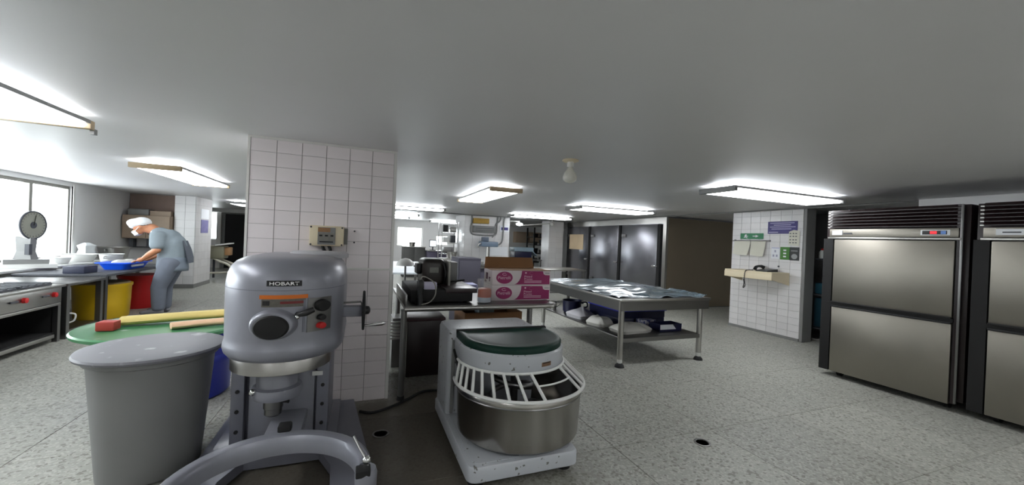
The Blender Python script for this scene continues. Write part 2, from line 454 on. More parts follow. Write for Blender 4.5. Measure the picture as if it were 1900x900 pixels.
MB().cyl((-4.08, 18.12, 1.0), (-4.08, 18.05, 1.0), 0.02).build('door_handle', M_chrome, e)
struct('trim_2', MB().box(-6.0, -3.0, 17.6, 17.9, 2.14, H), M_wall)
struct('trim_6', MB().box(-5.16, -5.02, 18.05, 18.19, 0, 2.14), M_trimw)

# right hand side: wall behind the refrigerators, nook, tiled phone wall, alley
struct('wall_right', MB().box(6.9, 7.1, -2.5, 2.87, 0, H), M_wall)
struct('wall_nook_side', MB().box(7.1, 8.3, 2.77, 2.87, 0, H), M_greytrim)
struct('wall_nook_back', MB().box(8.3, 8.45, 2.77, 5.62, 0, H), M_greytrim)
ph = struct('wall_right_tiled', MB().box(7.0, 7.2, 4.34, 5.7, 0, H), M_grout)
tiles(ph, 4.36, 5.7, 0.03, H, 0.192, 0.118, lambda u, v: (6.995, u, v), lambda a, b: (0.009, a, b), M_tile, 0.005)
struct('trim_3', MB().box(6.975, 7.215, 4.30, 4.345, 0, H, 0.006), M_greytrim)
struct('baseboard_right', MB().box(6.97, 7.0, 4.36, 5.7, 0, 0.045), M_greytrim)
struct('wall_alley', MB().box(7.2, 9.75, 5.62, 5.72, 0, H), M_wall)
struct('wall_alley_end', MB().box(9.75, 9.9, 5.62, 7.6, 0, H), M_wall)
e = thing('door_2', None, None, (9.5, 7.5, 0)); e['kind'] = 'structure'
MB().box(9.34, 9.46, 7.4, 7.5, 0, 2.2).build('door_frame', M_trimw, e, 0)
MB().box(9.46, 9.52, 6.3, 7.42, 0, 2.1).build('door_leaf', M_trimw, e, 0)
MB().box(9.3, 9.47, 7.39, 7.52, 0, 0.12).build('frame_foot', M_cream, e, 0)
struct('wall_right_far', MB().box(10.2, 10.4, 7.6, 18.4, 0, H), M_wall)

# main tiled pillar in front of the camera
PX0, PX1, PY = -0.875, 0.285, 3.76
pil = struct('wall_pillar', MB().box(PX0, PX1, PY, PY+0.75, 0, H), M_grout)
tiles(pil, PX0+0.012, PX1-0.02, 1.2, H-0.005, 0.19, 0.12, lambda u, v: (u, PY-0.004, v), lambda a, b: (a, 0.008, b), M_tilep, 0.0045)
tiles(pil, PX0+0.012, PX1-0.02, 0.0, 1.185, 0.19, 0.119, lambda u, v: (u, PY-0.004, v), lambda a, b: (a, 0.008, b), M_tilep, 0.0045)
tiles(pil, PY+0.01, PY+0.74, 0.0, H, 0.24, 0.24, lambda u, v: (PX1-0.004, u, v), lambda a, b: (0.008, a, b), M_tilep, 0.0045)
tiles(pil, PY+0.01, PY+0.74, 0.0, H, 0.24, 0.24, lambda u, v: (PX0+0.004, u, v), lambda a, b: (0.008, a, b), M_tilep, 0.0045)
MB().box(PX0-0.006, PX0+0.012, PY-0.018, PY+0.01, 0, H).build('corner_bead', M_trimw, pil, 0)
MB().box(PX1-0.02, PX1+0.006, PY-0.018, PY+0.01, 0, H).build('corner_bead', M_trimw, pil, 0)
MB().box(PX0, PX1, PY-0.02, PY, H-0.02, H).build('top_bead', M_trimw, pil, 0)
MB().box(PX0+0.012, PX1-0.02, PY-0.016, PY, 1.183, 1.203, 0.003).build('dado_bead', M_trimw, pil, 0)

# pillar by the person
p2 = struct('wall_pillar_rear_left', MB().box(-4.26, -3.84, 11.9, 13.0, 0, H), M_grout)
tiles(p2, -4.26, -3.84, 0.1, H, 0.21, 0.19, lambda u, v: (u, 11.896, v), lambda a, b: (a, 0.008, b), M_tile, 0.005)
tiles(p2, 11.9, 13.0, 0.1, H, 0.22, 0.19, lambda u, v: (-3.836, u, v), lambda a, b: (0.008, a, b), M_tile, 0.005)
MB().box(-4.27, -3.825, 11.88, 13.01, 0, 0.1).build('plinth', M_greytrim, p2, 0)

# rear pillars
c1 = struct('wall_pillar_rear_centre', MB().box(3.05, 4.55, 11.95, 13.2, 0, H), M_grout)
tiles(c1, 3.05, 4.55, 0, H, 0.25, 0.19, lambda u, v: (u, 11.946, v), lambda a, b: (a, 0.008, b), M_tile, 0.004)
tiles(c1, 11.95, 13.2, 0, H, 0.25, 0.19, lambda u, v: (3.046, u, v), lambda a, b: (0.008, a, b), M_tile, 0.004)
c3 = struct('wall_pillar_rear_right', MB().box(6.24, 6.8, 12.4, 13.0, 0, H), M_grout)
tiles(c3, 6.24, 6.8, 0, H, 0.28, 0.19, lambda u, v: (u, 12.396, v), lambda a, b: (a, 0.008, b), M_tile, 0.004)
tiles(c3, 12.4, 13.0, 0, H, 0.3, 0.19, lambda u, v: (6.236, u, v), lambda a, b: (0.008, a, b), M_tile, 0.004)

# cable conduit along the ceiling
tag(MB().tube([(6.9, -2.3, 2.262), (6.93, 3, 2.262), (6.93, 7.4, 2.262), (6.9, 12.2, 2.262)], 0.012).build('ceiling_conduit', M_greytrim), 'thin grey cable conduit running along the ceiling above the refrigerators', 'conduit')
tag(MB().tube([(0.4, 11.0, 2.262), (2.3, 11.6, 2.262), (3.0, 11.75, 2.262), (4.6, 11.6, 2.262), (6.8, 12.1, 2.262)], 0.016).build('ceiling_conduit', M_greytrim), 'grey cable conduit crossing the ceiling over the rear pillars', 'conduit')

# ================================================================== CEILING LIGHTS
def fixture(x0, x1, y0, y1, label, along='x', mend=M_beige):
    t = thing('fluorescent_light', label, 'light', ((x0+x1)/2, (y0+y1)/2, 2.19), 'fluorescent ceiling lights')
    zb, zl, zt = 2.185, 2.215, 2.24
    MB().box(x0+0.03, x1-0.03, y0+0.03, y1-0.03, zb, zt-0.012, 0.012).build('diffuser', M_tube, t)
    e = 0.022
    if along == 'x':
        MB().box(x0, x0+0.05, y0, y1, zb-0.006, zt, 0.004).build('end_cap', mend, t); MB().box(x1-0.05, x1, y0, y1, zb-0.006, zt, 0.004).build('end_cap', mend, t)
        MB().box(x0+0.05, x1-0.05, y0, y0+e, zl, zt).build('side_rail', M_greytrim, t); MB().box(x0+0.05, x1-0.05, y1-e, y1, zl, zt).build('side_rail', M_greytrim, t)
        for yy in ((y0*2+y1)/3, (y0+y1*2)/3): MB().cyl((x0+0.06, yy, zt+0.014), (x1-0.06, yy, zt+0.014), 0.013, n=10).build('lamp_tube', M_tube, t)
    else:
        MB().box(x0, x1, y0, y0+0.05, zb-0.006, zt, 0.004).build('end_cap', mend, t); MB().box(x0, x1, y1-0.05, y1, zb-0.006, zt, 0.004).build('end_cap', mend, t)
        MB().box(x0, x0+e, y0+0.05, y1-0.05, zl, zt).build('side_rail', M_greytrim, t); MB().box(x1-e, x1, y0+0.05, y1-0.05, zl, zt).build('side_rail', M_greytrim, t)
        for xx in ((x0*2+x1)/3, (x0+x1*2)/3): MB().cyl((xx, y0+0.06, zt+0.014), (xx, y1-0.06, zt+0.014), 0.013, n=10).build('lamp_tube', M_tube, t)
    for fx_, fy_ in ((0.2, 0.5), (0.8, 0.5)) if along == 'x' else ((0.5, 0.2), (0.5, 0.8)):
        px_, py_ = x0+(x1-x0)*fx_, y0+(y1-y0)*fy_
        MB().box(px_-0.03, px_+0.03, py_-0.03, py_+0.03, zt-0.014, H).build('mount', M_greytrim, t, 0)
    return t
l1 = fixture(-2.4, -1.83, 1.7, 3.76, 'long ceiling light cut off by the left edge, nearest the windows', 'y')
MB().box(-1.86, -1.835, 3.76, 3.8, 2.15, 2.19).build('clip', M_greytrim, l1, 0)
fixture(-2.55, -2.05, 5.85, 7.75, 'beige-ended ceiling light above the bent worker', 'y')
fixture(1.62, 2.1, 5.05, 7.0, 'beige-ended ceiling light beside the bare bulb, above the carton table', 'y')
fixture(3.85, 5.65, 6.4, 6.98, 'ceiling light over the far end of the covered steel table', 'x', M_greytrim)
fixture(3.9, 5.92, 3.18, 3.68, 'ceiling light with bright glow in front of the tiled phone wall', 'x', M_greytrim)
fixture(0.1, 1.95, 9.6, 10.05, 'ceiling light half hidden behind the tiled pillar, nearest of that row', 'x', M_greytrim)
fixture(3.8, 5.65, 9.75, 10.2, 'ceiling light in front of the steel cold room far doors', 'x', M_greytrim)
fixture(0.3, 1.75, 12.8, 13.2, 'ceiling light in the rear bay, second of the row behind the pillar', 'x', M_greytrim)
fixture(0.3, 1.7, 15.0, 15.4, 'small distant ceiling light nearest the rear window', 'x', M_greytrim)
fixture(2.7, 4.1, 16.4, 16.8, 'distant ceiling light over the rear shelving beside the window', 'x', M_greytrim)
fixture(-2.4, -1.85, -1.9, 0.0, 'added unseen ceiling light behind the camera, nearest the window side', 'y')  # the behind-camera fixtures are unseen, added to brighten the ceiling and pillar
fixture(1.6, 2.1, -1.9, 0.0, 'added unseen ceiling light behind the camera, over the middle aisle', 'y')
fixture(4.0, 6.0, -0.6, -0.1, 'added unseen ceiling light behind the camera, near the refrigerators', 'x', M_greytrim)
fixture(-3.3, -2.8, 12.2, 13.4, 'small ceiling light in the passage left of the tiled pillar', 'y', M_greytrim)

t = thing('light_bulb', 'unlit white bulb in a round ceiling holder', 'bulb', (1.8, 3.2, H))
MB().lathe([(0.075, 2.28), (0.078, 2.27), (0.06, 2.262), (0.03, 2.26)], (1.8, 3.2, 0), 28).build('ceiling_rose', M_cream, t)
MB().lathe([(0.03, 2.26), (0.03, 2.215), (0.026, 2.212)], (1.8, 3.2, 0), 20).build('socket', M_trimw, t)
MB().lathe([(0.02, 2.213), (0.03, 2.19), (0.055, 2.155), (0.066, 2.12), (0.06, 2.09), (0.035, 2.07), (0.0, 2.064)], (1.8, 3.2, 0), 28).build('bulb', M_bulbw, t)
t = thing('wall_lamp', 'round lit lamp on a white arm at the rear pillar', 'lamp', (4.75, 11.6, 2.0))
MB().sph((4.75, 11.6, 2.06), (0.11, 0.11, 0.05)).build('lamp_shade', M_bulblit, t)
MB().tube([(4.56, 11.95, 2.16), (4.75, 11.6, 2.15), (4.75, 11.6, 2.1)], 0.02).build('arm', M_trimw, t)
t = thing('conveyor_arm', 'thin white sloping arm with round joint near the rear ceiling', 'arm', (5.9, 11.8, 2.1))
MB().tube([(4.9, 11.7, 2.03), (6.0, 11.9, 2.16)], 0.018).build('rod', M_trimw, t)
MB().sph((6.08, 11.9, 2.15), 0.07, 16, 10).build('joint', M_trimw, t)
MB().tube([(6.08, 11.9, 2.15), (6.08, 11.9, H)], 0.015).build('bracket', M_trimw, t)

# ================================================================== REFRIGERATORS
def fridge(y0, y1, label, z0=0.07, badge=True):
    """upright refrigerator facing -X, spans y0 (near) to y1 (far)"""
    X = 5.5
    t = thing('refrigerator', label, 'refrigerator', (6.0, (y0+y1)/2, 0), 'upright steel refrigerators')
    zb = 0.1
    MB().box(X+0.03, 6.6, y0, y1, zb, 2.05, 0.008).build('cabinet', M_maroon, t)
    dy0, dy1 = y0+0.085, y1-0.115
    for za, zc in ((0.918, 1.688), (zb-0.03, 0.872)):
        d = MB().box(X-0.03, X+0.028, dy0, dy1, za, zc, 0.006).build('door', M_fridge, t)
        if za > 0.5: MB().box(X-0.052, X-0.03, dy0, dy1, za-0.004, za+0.012, 0.003).build('pull_strip', M_blackm, d)
        else: MB().box(X-0.05, X-0.028, dy0, dy1, zc-0.012, zc+0.006, 0.003).build('pull_strip', M_black, d)
    MB().box(X-0.034, X+0.03, dy0-0.01, dy1+0.06, 0.878, 0.914).build('door_rail', M_blackm, t, 0)
    MB().box(X-0.03, X+0.03, dy1+0.01, y1, zb-0.03, 1.70).build('hinge_stile', M_blackm, t, 0)
    MB().box(X-0.012, X+0.03, y0+0.045, dy0-0.006, zb-0.02, 2.05).build('frame_stile', M_maroon, t, 0)
    MB().box(X-0.03, X-0.012, y0+0.03, y0+0.05, zb-0.01, 2.045, 0.003).build('edge_strip', M_steeld, t)
    hd = MB().box(X-0.03, X+0.03, y0+0.06, y1-0.06, 1.722, 1.815, 0.004).build('header_panel', M_fridge, t)
    MB().box(X-0.036, X+0.028, y0+0.045, y1-0.045, 1.696, 1.718, 0.003).build('header_strip', M_steel, t)
    n = 6
    for k in range(n):
        z = 1.835+k*0.036
        b = MB().plate([(X-0.02, y0+0.05, z), (X-0.02, y1-0.05, z), (X+0.02, y1-0.05, z+0.03), (X+0.02, y0+0.05, z+0.03)], (0, 0, 0.008))
        b.build('louvre_slat', M_maroon, t, 0)
        MB().box(X-0.024, X-0.01, y1-0.06, y1-0.035, z-0.002, z+0.008).build('slat_clip', M_steel, t, 0)
    dp = MB().box(X-0.035, X-0.028, y0+0.12, y0+0.34, 1.742, 1.797, 0.002).build('controller', M_signwhite, hd)
    if badge:
        MB().box(X-0.037, X-0.034, y0+0.14, y0+0.325, 1.75, 1.789).build('display', M_black, dp, 0)
        MB().box(X-0.039, X-0.036, y0+0.215, y0+0.265, 1.756, 1.784).build('red_digits', M_redlit, dp, 0)
        MB().box(X-0.039, X-0.036, y0+0.148, y0+0.185, 1.754, 1.786).build('keypad', mat('pale_blue_keypad', (110, 150, 220), 0.5), dp, 0)
        MB().box(X-0.034, X-0.03, y1-0.2, y1-0.09, 1.745, 1.8).build('maker_plate', M_signwhite, hd, 0)
        MB().box(X-0.036, X-0.033, y1-0.3, y1-0.21, 1.755, 1.772).build('maker_lettering', M_ink, hd, 0)
    else:
        MB().box(X-0.034, X-0.03, y1-0.33, y1-0.14, 1.745, 1.8).build('maker_plate', M_signwhite, hd, 0)
        MB().box(X-0.036, X-0.033, y1-0.29, y1-0.18, 1.765, 1.776).build('maker_lettering', M_ink, hd, 0)
    for cx in (X+0.12, 6.45):
        for cy in (y0+0.14, y1-0.16):
            c = MB().cyl((cx, cy-0.02, 0.05), (cx, cy+0.02, 0.05), 0.05, n=20).build('caster', M_rubber, t)
            MB().box(cx-0.03, cx+0.03, cy-0.035, cy+0.035, 0.07, zb+0.002).build('caster_fork', M_black, c, 0)
    return t
fridge(1.91, 3.16, 'steel two-door refrigerator with red digital display, next to the nook')
fridge(0.62, 1.87, 'steel two-door refrigerator cut off by the right edge of the picture', badge=False)

# ================================================================== COLD ROOM
t = thing('cold_room', 'stainless walk-in cold room with three tall doors behind the covered table', 'cold room', (8.0, 10.0, 0))
XC = 7.0
MB().box(XC, 9.3, 7.55, 12.45, 0, 2.262).build('body', M_steeldoor, t, 0)
part_label(MB().box(XC+0.02, 9.3, 7.535, 7.55, 0.02, 2.24).build('side_panel', M_brown, t, 0), 'brown-grey side panel facing the alley')
MB().box(XC-0.012, XC, 7.535, 12.45, 2.1, 2.262).build('top_panel', M_steel, t, 0)
MB().box(XC-0.015, XC+0.05, 7.53, 7.64, 0, 2.262).build('corner_post', M_steel, t, 0)
gaps = [7.68, 9.27, 10.86, 12.4]
for k in range(3):
    a, b = gaps[k]+0.045, gaps[k+1]-0.045
    d = MB().box(XC-0.06, XC, a+0.06, b, 0.12, 2.085, 0.012).build('door', M_steeldoor, t)
    MB().box(XC-0.05, XC-0.001, a-0.035, a+0.055, 0.05, 2.09).build('gasket', M_blackm, t, 0)
    h = MB().box(XC-0.1, XC-0.055, a+0.075, a+0.2, 1.0, 1.045, 0.006).build('latch', M_chrome, d)
    MB().tube([(XC-0.1, a+0.18, 1.03), (XC-0.13, a+0.1, 1.04), (XC-0.12, a-0.02, 1.03)], 0.012).build('lever', M_chrome, d)
    MB().box(XC-0.085, XC-0.055, b-0.2, b-0.03, 1.75, 1.83, 0.006).build('hinge', M_steeld, d)
    MB().box(XC-0.085, XC-0.055, b-0.2, b-0.03, 0.4, 0.48, 0.006).build('hinge', M_steeld, d)
    MB().box(XC-0.02, XC, a, b, 0, 0.11).build('kick_plate', M_steeld, t, 0)
tag(MB().box(6.93, 6.938, 11.25, 12.15, 1.32, 1.83).build('notice_sheet', mat('cream_sheet', (232, 206, 170), 0.6, var=0.1, scale=3)), 'cream paper sheet taped on the farthest cold room door', 'notice')

# ================================================================== BIG STEEL TABLE WITH COVER
t = thing('steel_table', 'long stainless worktable with round legs and lower shelf, under a plastic sheet', 'table', (3.72, 5.1, 0))
TX0, TX1, TY0, TY1 = 3.0, 4.47, 3.93, 6.25
MB().box(TX0, TX1, TY0, TY1, 0.815, 0.845, 0.006).build('table_top', M_steel, t)
MB().box(TX0+0.02, TX1-0.02, TY0+0.015, TY0+0.03, 0.695, 0.815).build('apron', M_steeld, t, 0)
MB().box(TX0+0.02, TX1-0.02, TY1-0.03, TY1-0.015, 0.695, 0.815).build('apron', M_steeld, t, 0)
MB().box(TX0+0.015, TX0+0.03, TY0+0.03, TY1-0.03, 0.695, 0.815).build('apron', M_steeld, t, 0)
MB().box(TX1-0.03, TX1-0.015, TY0+0.03, TY1-0.03, 0.695, 0.815).build('apron', M_steeld, t, 0)
sh = MB().box(TX0+0.06, TX1-0.14, TY0+0.03, TY1-0.05, 0.335, 0.355, 0.004).build('lower_shelf', M_steeld, t)
MB().box(TX0+0.06, TX1-0.14, TY0+0.02, TY0+0.032, 0.305, 0.356).build('shelf_lip', M_steeld, sh, 0)
for lx, ly in ((TX0+0.045, TY0+0.05), (TX1-0.14, TY0+0.05), (TX0+0.045, TY1-0.1), (TX1-0.14, TY1-0.1)):
    lg = MB().cyl((lx, ly, 0.1), (lx, ly, 0.815), 0.035, n=20).build('leg', M_steel, t)
    MB().lathe([(0.03, 0.12), (0.032, 0.06), (0.02, 0.045)], (lx, ly, 0), 16).build('leg_sleeve', M_white, lg)
    MB().lathe([(0.022, 0.05), (0.05, 0.03), (0.06, 0.0)], (lx, ly, 0), 20).build('rubber_foot', M_rubber, lg)
# crumpled plastic sheet
def sheet():
    b = MB(); n, m_ = 110, 150; V = []
    rnd = random.Random(3)
    waves = [(rnd.uniform(-16, 16), rnd.uniform(3, 16), rnd.uniform(0, 6.28), rnd.uniform(0.15, 1)) for _ in range(16)]
    for j in range(m_+1):
        row = []
        for i in range(n+1):
            u, v = i/n, j/m_
            ex = 0.05*math.sin(v*9)+0.03*math.sin(v*23+1); ey = 0.035*math.sin(u*11)+0.02*math.sin(u*27)
            x = TX0+0.0+(TX1-TX0-0.02)*u+ex*(0.3-u)*0.6; y = TY0+0.06+(TY1-TY0-0.1)*v+ey*(1-v)
            x = max(x, TX0-0.02)
            amp = 0.009+0.013*(0.5+0.5*math.sin(3*u+5*v))
            z = sum(w4*(1-2*abs(math.sin(0.5*(a*u*2+bq*v*3.1+c+1.6*math.sin(5*u+4*v)))))for a, bq, c, w4 in waves)/13
            z = 0.862+amp*3.2*z + 0.055*math.exp(-((u-0.55)/0.35)**2-((v-0.55)/0.4)**2)
            if u > 0.93 and v < 0.3: z += 0.03*(u-0.93)/0.07
            row.append(b.bm.verts.new((x, y, max(z, 0.849))))
        V.append(row)
    for j in range(m_):
        for i in range(n): b.bm.faces.new((V[j][i], V[j][i+1], V[j+1][i+1], V[j+1][i]))
    return b
o = sheet().build('plastic_sheet', M_film, None, 180)
md = o.modifiers.new('thickness', 'SOLIDIFY'); md.thickness = 0.003; md.offset = 1
tag(o, 'crumpled grey-blue plastic sheet spread over the steel table', 'sheet')

# things on the lower shelf
SZ = 0.356
def sack(name, cx, cy, sx, sy, h, rz, m_, label, cat, seed, peak=0.0):
    """soft bag: flat bottom, sagging top, knotted or pointed where peak > 0"""
    b = MB(); rs = []; nr, na = 16, 40
    for i in range(nr+1):
        f = i/nr; ring = []
        for k in range(na):
            a = 2*math.pi*k/na
            p_ = 0.42
            ce, se = abs(math.cos(a))**p_*math.copysign(1, math.cos(a)), abs(math.sin(a))**p_*math.copysign(1, math.sin(a))
            wob = 1+0.05*math.sin(3*a+seed)+0.035*math.sin(8*a+2.3*seed+3*f)
            if f < 0.25: r_, z = 0.94+0.06*f/0.25, h*0.35*f/0.25
            else:
                g = (f-0.25)/0.75
                r_ = (1-g)**(0.5 if not peak else 0.9)*1.0+0.02; z = h*(0.35+0.65*(1-(1-g)**(1.7 if not peak else 1.0)))
            x, y = sx*r_*ce*wob, sy*r_*se*wob
            if f > 0.25: z *= 1+0.1*math.sin(5*a*0.5+seed+x*14)+0.06*math.sin(y*30+seed); x += peak*(f-0.25)
            ring.append((cx+x*math.cos(rz)-y*math.sin(rz), cy+x*math.sin(rz)+y*math.cos(rz), SZ+max(z, 0.0)))
        rs.append(ring)
    return tag(b.rings(rs).build(name, m_, None, 70), label, cat)
sack('flour_bag', 3.42, 4.28, 0.27, 0.16, 0.115, 0.05, M_bag, 'white flour bag lying flat at the front of the lower shelf', 'bag', 2)
sack('flour_bag', 3.23, 4.72, 0.13, 0.17, 0.12, 0.3, M_bag, 'small white bag slumped behind the front table leg', 'bag', 5)
sack('cloth_bundle', 3.26, 5.28, 0.16, 0.2, 0.15, 0.2, mat('white_cloth', (196, 194, 200), 0.7, bump=0.3, bscale=10), 'white pointed cloth bundle on the lower shelf beside the dark pot', 'cloth', 9, 0.06)
t = thing('pot', 'dark navy pot with handle at the far end of the lower shelf', 'pot', (3.36, 5.72, SZ))
MB().lathe([(0.13, SZ), (0.15, SZ+0.02), (0.155, SZ+0.19), (0.165, SZ+0.2), (0.15, SZ+0.195), (0.14, SZ+0.03)], (3.36, 5.72, 0), 28).build('body', M_navy, t)
MB().tube(smoothpath([(3.5, 5.66, SZ+0.16), (3.58, 5.62, SZ+0.17), (3.58, 5.6, SZ+0.1), (3.5, 5.64, SZ+0.08)]), 0.012).build('handle', M_navy, t)
t = thing('mug', 'steel mug beside the dark pot on the lower shelf', 'mug', (3.16, 6.0, SZ))
MB().lathe([(0.05, SZ), (0.055, SZ+0.14), (0.06, SZ+0.15), (0.05, SZ+0.148), (0.045, SZ+0.02)], (3.16, 6.0, 0), 20).build('body', M_steel, t)
MB().tube(smoothpath([(3.21, 5.98, SZ+0.12), (3.26, 5.96, SZ+0.1), (3.21, 5.98, SZ+0.04)]), 0.008).build('handle', M_steel, t)
t = thing('crate', 'shallow blue plastic crate with dark trays on the lower shelf', 'crate', (3.95, 4.95, SZ))
wallgrid([3.5, 3.53, 4.27, 4.3], [4.6, 4.63, 5.37, 5.4], [(3.53, 4.27, 4.63, 5.37)], lambda a, b, c, d: (a, b, c, d, SZ+0.1, SZ+0.2)).build('wall', M_navy, t, 0)
MB().box(3.5, 4.3, 4.6, 5.4, SZ, SZ+0.1, 0.01).build('base', M_navy, t)
wallgrid([3.48, 3.53, 4.27, 4.32], [4.58, 4.63, 5.37, 5.42], [(3.53, 4.27, 4.63, 5.37)], lambda a, b, c, d: (a, b, c, d, SZ+0.2, SZ+0.225)).build('rim', mat('royal_blue_plastic', (44, 52, 190), 0.4), t, 0)
tag(MB().box(3.6, 4.2, 4.68, 5.3, SZ+0.101, SZ+0.235, 0.01).build('baking_tray', M_blackm), 'black baking tray stacked in the blue crate', 'tray')
tag(MB().box(3.85, 4.2, 4.75, 5.1, SZ+0.236, SZ+0.262, 0.006).build('wooden_board', mat('reddish_wood', (150, 72, 44), 0.6, var=0.2, aniso=(1, 14, 1))), 'reddish wooden board lying on the black baking tray', 'board')
t = thing('carton', 'small open blue and white carton at the front right of the shelf', 'carton', (4.02, 4.25, SZ))
def open_box(t, x0, x1, y0, y1, z0, z1, m_, th=0.008):
    MB().box(x0, x1, y0, y1, z0, z0+th).build('base', m_, t, 0)
    for a in ((x0, x1, y0, y0+th), (x0, x1, y1-th, y1), (x0, x0+th, y0+th, y1-th), (x1-th, x1, y0+th, y1-th)):
        MB().box(a[0], a[1], a[2], a[3], z0+th, z1).build('side', m_, t, 0)
open_box(t, 3.82, 4.2, 4.16, 4.36, SZ, SZ+0.1, M_navy)
part_label(MB().plate([(3.825, 4.158, SZ+0.03), (4.1, 4.158, SZ+0.03), (4.04, 4.158, SZ+0.095), (3.825, 4.158, SZ+0.095)], (0, -0.002, 0)).build('printed_panel', M_signwhite, t, 0), 'white printed panel')
tag(MB().box(3.74, 3.98, 4.42, 4.56, SZ, SZ+0.11, 0.006).build('carton', mat('speckled_pack', (170, 168, 178), 0.5, rgb2=(40, 50, 110), thresh=(0.5, 0.55), scale=18)), 'speckled white and blue pack between flour bag and blue crate', 'carton')

# ================================================================== PLANETARY MIXER
t = thing('planetary_mixer', 'large grey planetary dough mixer standing before the tiled pillar', 'mixer', (-0.42, 2.95, 0))
HX, HY, HR, HRY = -0.42, 2.88, 0.335, 0.36
def headring(z, hw, ry, yb, n=30):
    pts = [(HX+hw*math.cos(math.radians(a)), HY+ry*math.sin(math.radians(a)), z) for a in [180+180*i/(n-1) for i in range(n)]]
    rc = min(0.1, hw*0.5)
    for a in range(0, 91, 15): pts.append((HX+hw-rc+rc*math.cos(math.radians(a)), yb-rc+rc*math.sin(math.radians(a)), z))
    for a in range(90, 181, 15): pts.append((HX-hw+rc+rc*math.cos(math.radians(a)), yb-rc+rc*math.sin(math.radians(a)), z))
    return pts
prof = [(0.742, 0.29), (0.752, 0.318), (0.775, 0.335), (0.80, 0.341), (0.825, 0.338), (0.845, 0.332), (0.87, 0.332), (1.0, 0.334), (1.12, 0.335), (1.19, 0.333), (1.24, 0.326), (1.285, 0.308), (1.315, 0.282), (1.335, 0.245), (1.345, 0.19), (1.348, 0.1)]
hd = MB().rings([headring(z, hw, hw*HRY/HR, 3.5-(0.335-min(hw, 0.335))*0.7 if z > 1 else 3.5) for z, hw in prof]).build('head', M_hamm, t, 50)
def onhead(a, z, off=0.0):
    a = math.radians(a); p = Vector((HX+HR*math.cos(a), HY+HRY*math.sin(a), z)); n = Vector((math.cos(a)/HR, math.sin(a)/HRY, 0)).normalized()
    return p+n*off, n
def patch(a0, a1, z0, z1, off, n=8):
    b = MB(); rs = []
    for i in range(n):
        a = a0+(a1-a0)*i/(n-1); p, nn = onhead(a, 0, off); q = p-nn*0.012
        rs.append([(p.x, p.y, z0), (p.x, p.y, z1), (q.x, q.y, z1), (q.x, q.y, z0)])
    return b.rings(rs)
# curved seam between cover and body
patch(-178, -2, 1.163, 1.167, 0.001, 30).build('cover_seam', M_hammd, hd)
# name plate, with the maker's lettering
np_ = patch(-100, -70, 1.19, 1.222, 0.003).build('name_plate', M_black, hd)
lt = text('lettering', 'HOBART', (0, 0, 0), (1, 0, 0), (0, 0, 1), 1.0, 0.02, M_chrome, np_, 0.0, True)
P = Vector(OFF[np_.name])
for v in lt.data.vertices:
    w3 = v.co+P; pt, _ = onhead(-97.5+25*w3.x, 1.196+w3.z, 0.0045); v.co = pt-P
patch(-106, -64, 1.118, 1.14, 0.002, 10).build('warning_label', M_orange, hd)
lb = patch(-104, -66, 1.072, 1.117, 0.002, 10).build('instruction_label', M_labelgrey, hd)
patch(-103, -97, 1.082, 1.108, 0.004, 3).build('pictogram', M_black, lb)
patch(-88, -66, 1.09, 1.104, 0.003, 6).build('red_line', mat('dull_red', (120, 40, 40), 0.6), lb)
# attachment hub
def onplane(c, nn, u, v): 
    tx = Vector((-nn.y, nn.x, 0)); return c+tx*u+Vector((0, 0, v))
def ellip(c, nn, prof, rx, rz, n=32):
    b = MB(); rs = []
    for s_, d in prof: rs.append([tuple(onplane(c+nn*d, nn, rx*s_*math.cos(2*math.pi*k/n), rz*s_*math.sin(2*math.pi*k/n))) for k in range(n)])
    return b.rings(rs)
c, nn = onhead(-93, 0.975, 0.0)
hub = ellip(c, nn, [(1.2, -0.05), (1.2, 0.0), (1.12, 0.03), (1.05, 0.045), (0.98, 0.05)], 0.1, 0.073).build('attachment_hub', M_hamm, t)
ellip(c+Vector((0, 0, -0.006)), nn, [(0.9, 0.04), (0.9, 0.056), (0.8, 0.066), (0.3, 0.07)], 0.1, 0.073).build('hub_cap', M_blackm, hub)
k0, n2 = onhead(-73, 1.028, 0.03)
MB().tube([k0-n2*0.06, k0, k0+n2*0.01+Vector((0.035, 0, 0.012)), k0+n2*0.01+Vector((0.075, 0.01, 0.03))], [0.012, 0.012, 0.019, 0.016], 12).build('gear_lever', M_black, t)
MB().sph(tuple(k0+Vector((-0.006, 0, -0.012))), 0.014, 12, 8).build('lever_pivot', M_chrome, t)
# switch panel
pp = patch(-64, -38, 0.915, 1.115, 0.004, 8).build('switch_panel', M_steeld, t)
for a, z, r_, m_, nm in ((-50, 1.068, 0.042, M_blackm, 'dial'), (-51, 0.997, 0.021, M_black, 'push_button'), (-51, 0.948, 0.023, M_red, 'stop_button')):
    c, nn = onhead(a, z, 0.004)
    ellip(c, nn, [(1.0, -0.004), (1.0, 0.02), (0.85, 0.028), (0.2, 0.03)], r_*1.15, r_*0.85, 24).build(nm, m_, pp)
patch(-68, -66, 0.92, 1.11, 0.003, 3).build('panel_groove', M_hammd, hd)
# motor cap and mast behind
MB().lathe([(0.2, 1.32), (0.2, 1.35), (0.185, 1.362), (0.05, 1.366)], (-0.28, 3.28, 0), 32).build('motor_cap', mat('pale_grey_enamel', (176, 176, 180), 0.35), t)
MB().box(-0.7, -0.14, 3.25, 3.62, 0.75, 1.3, 0.03).build('rear_housing', M_hammd, t)
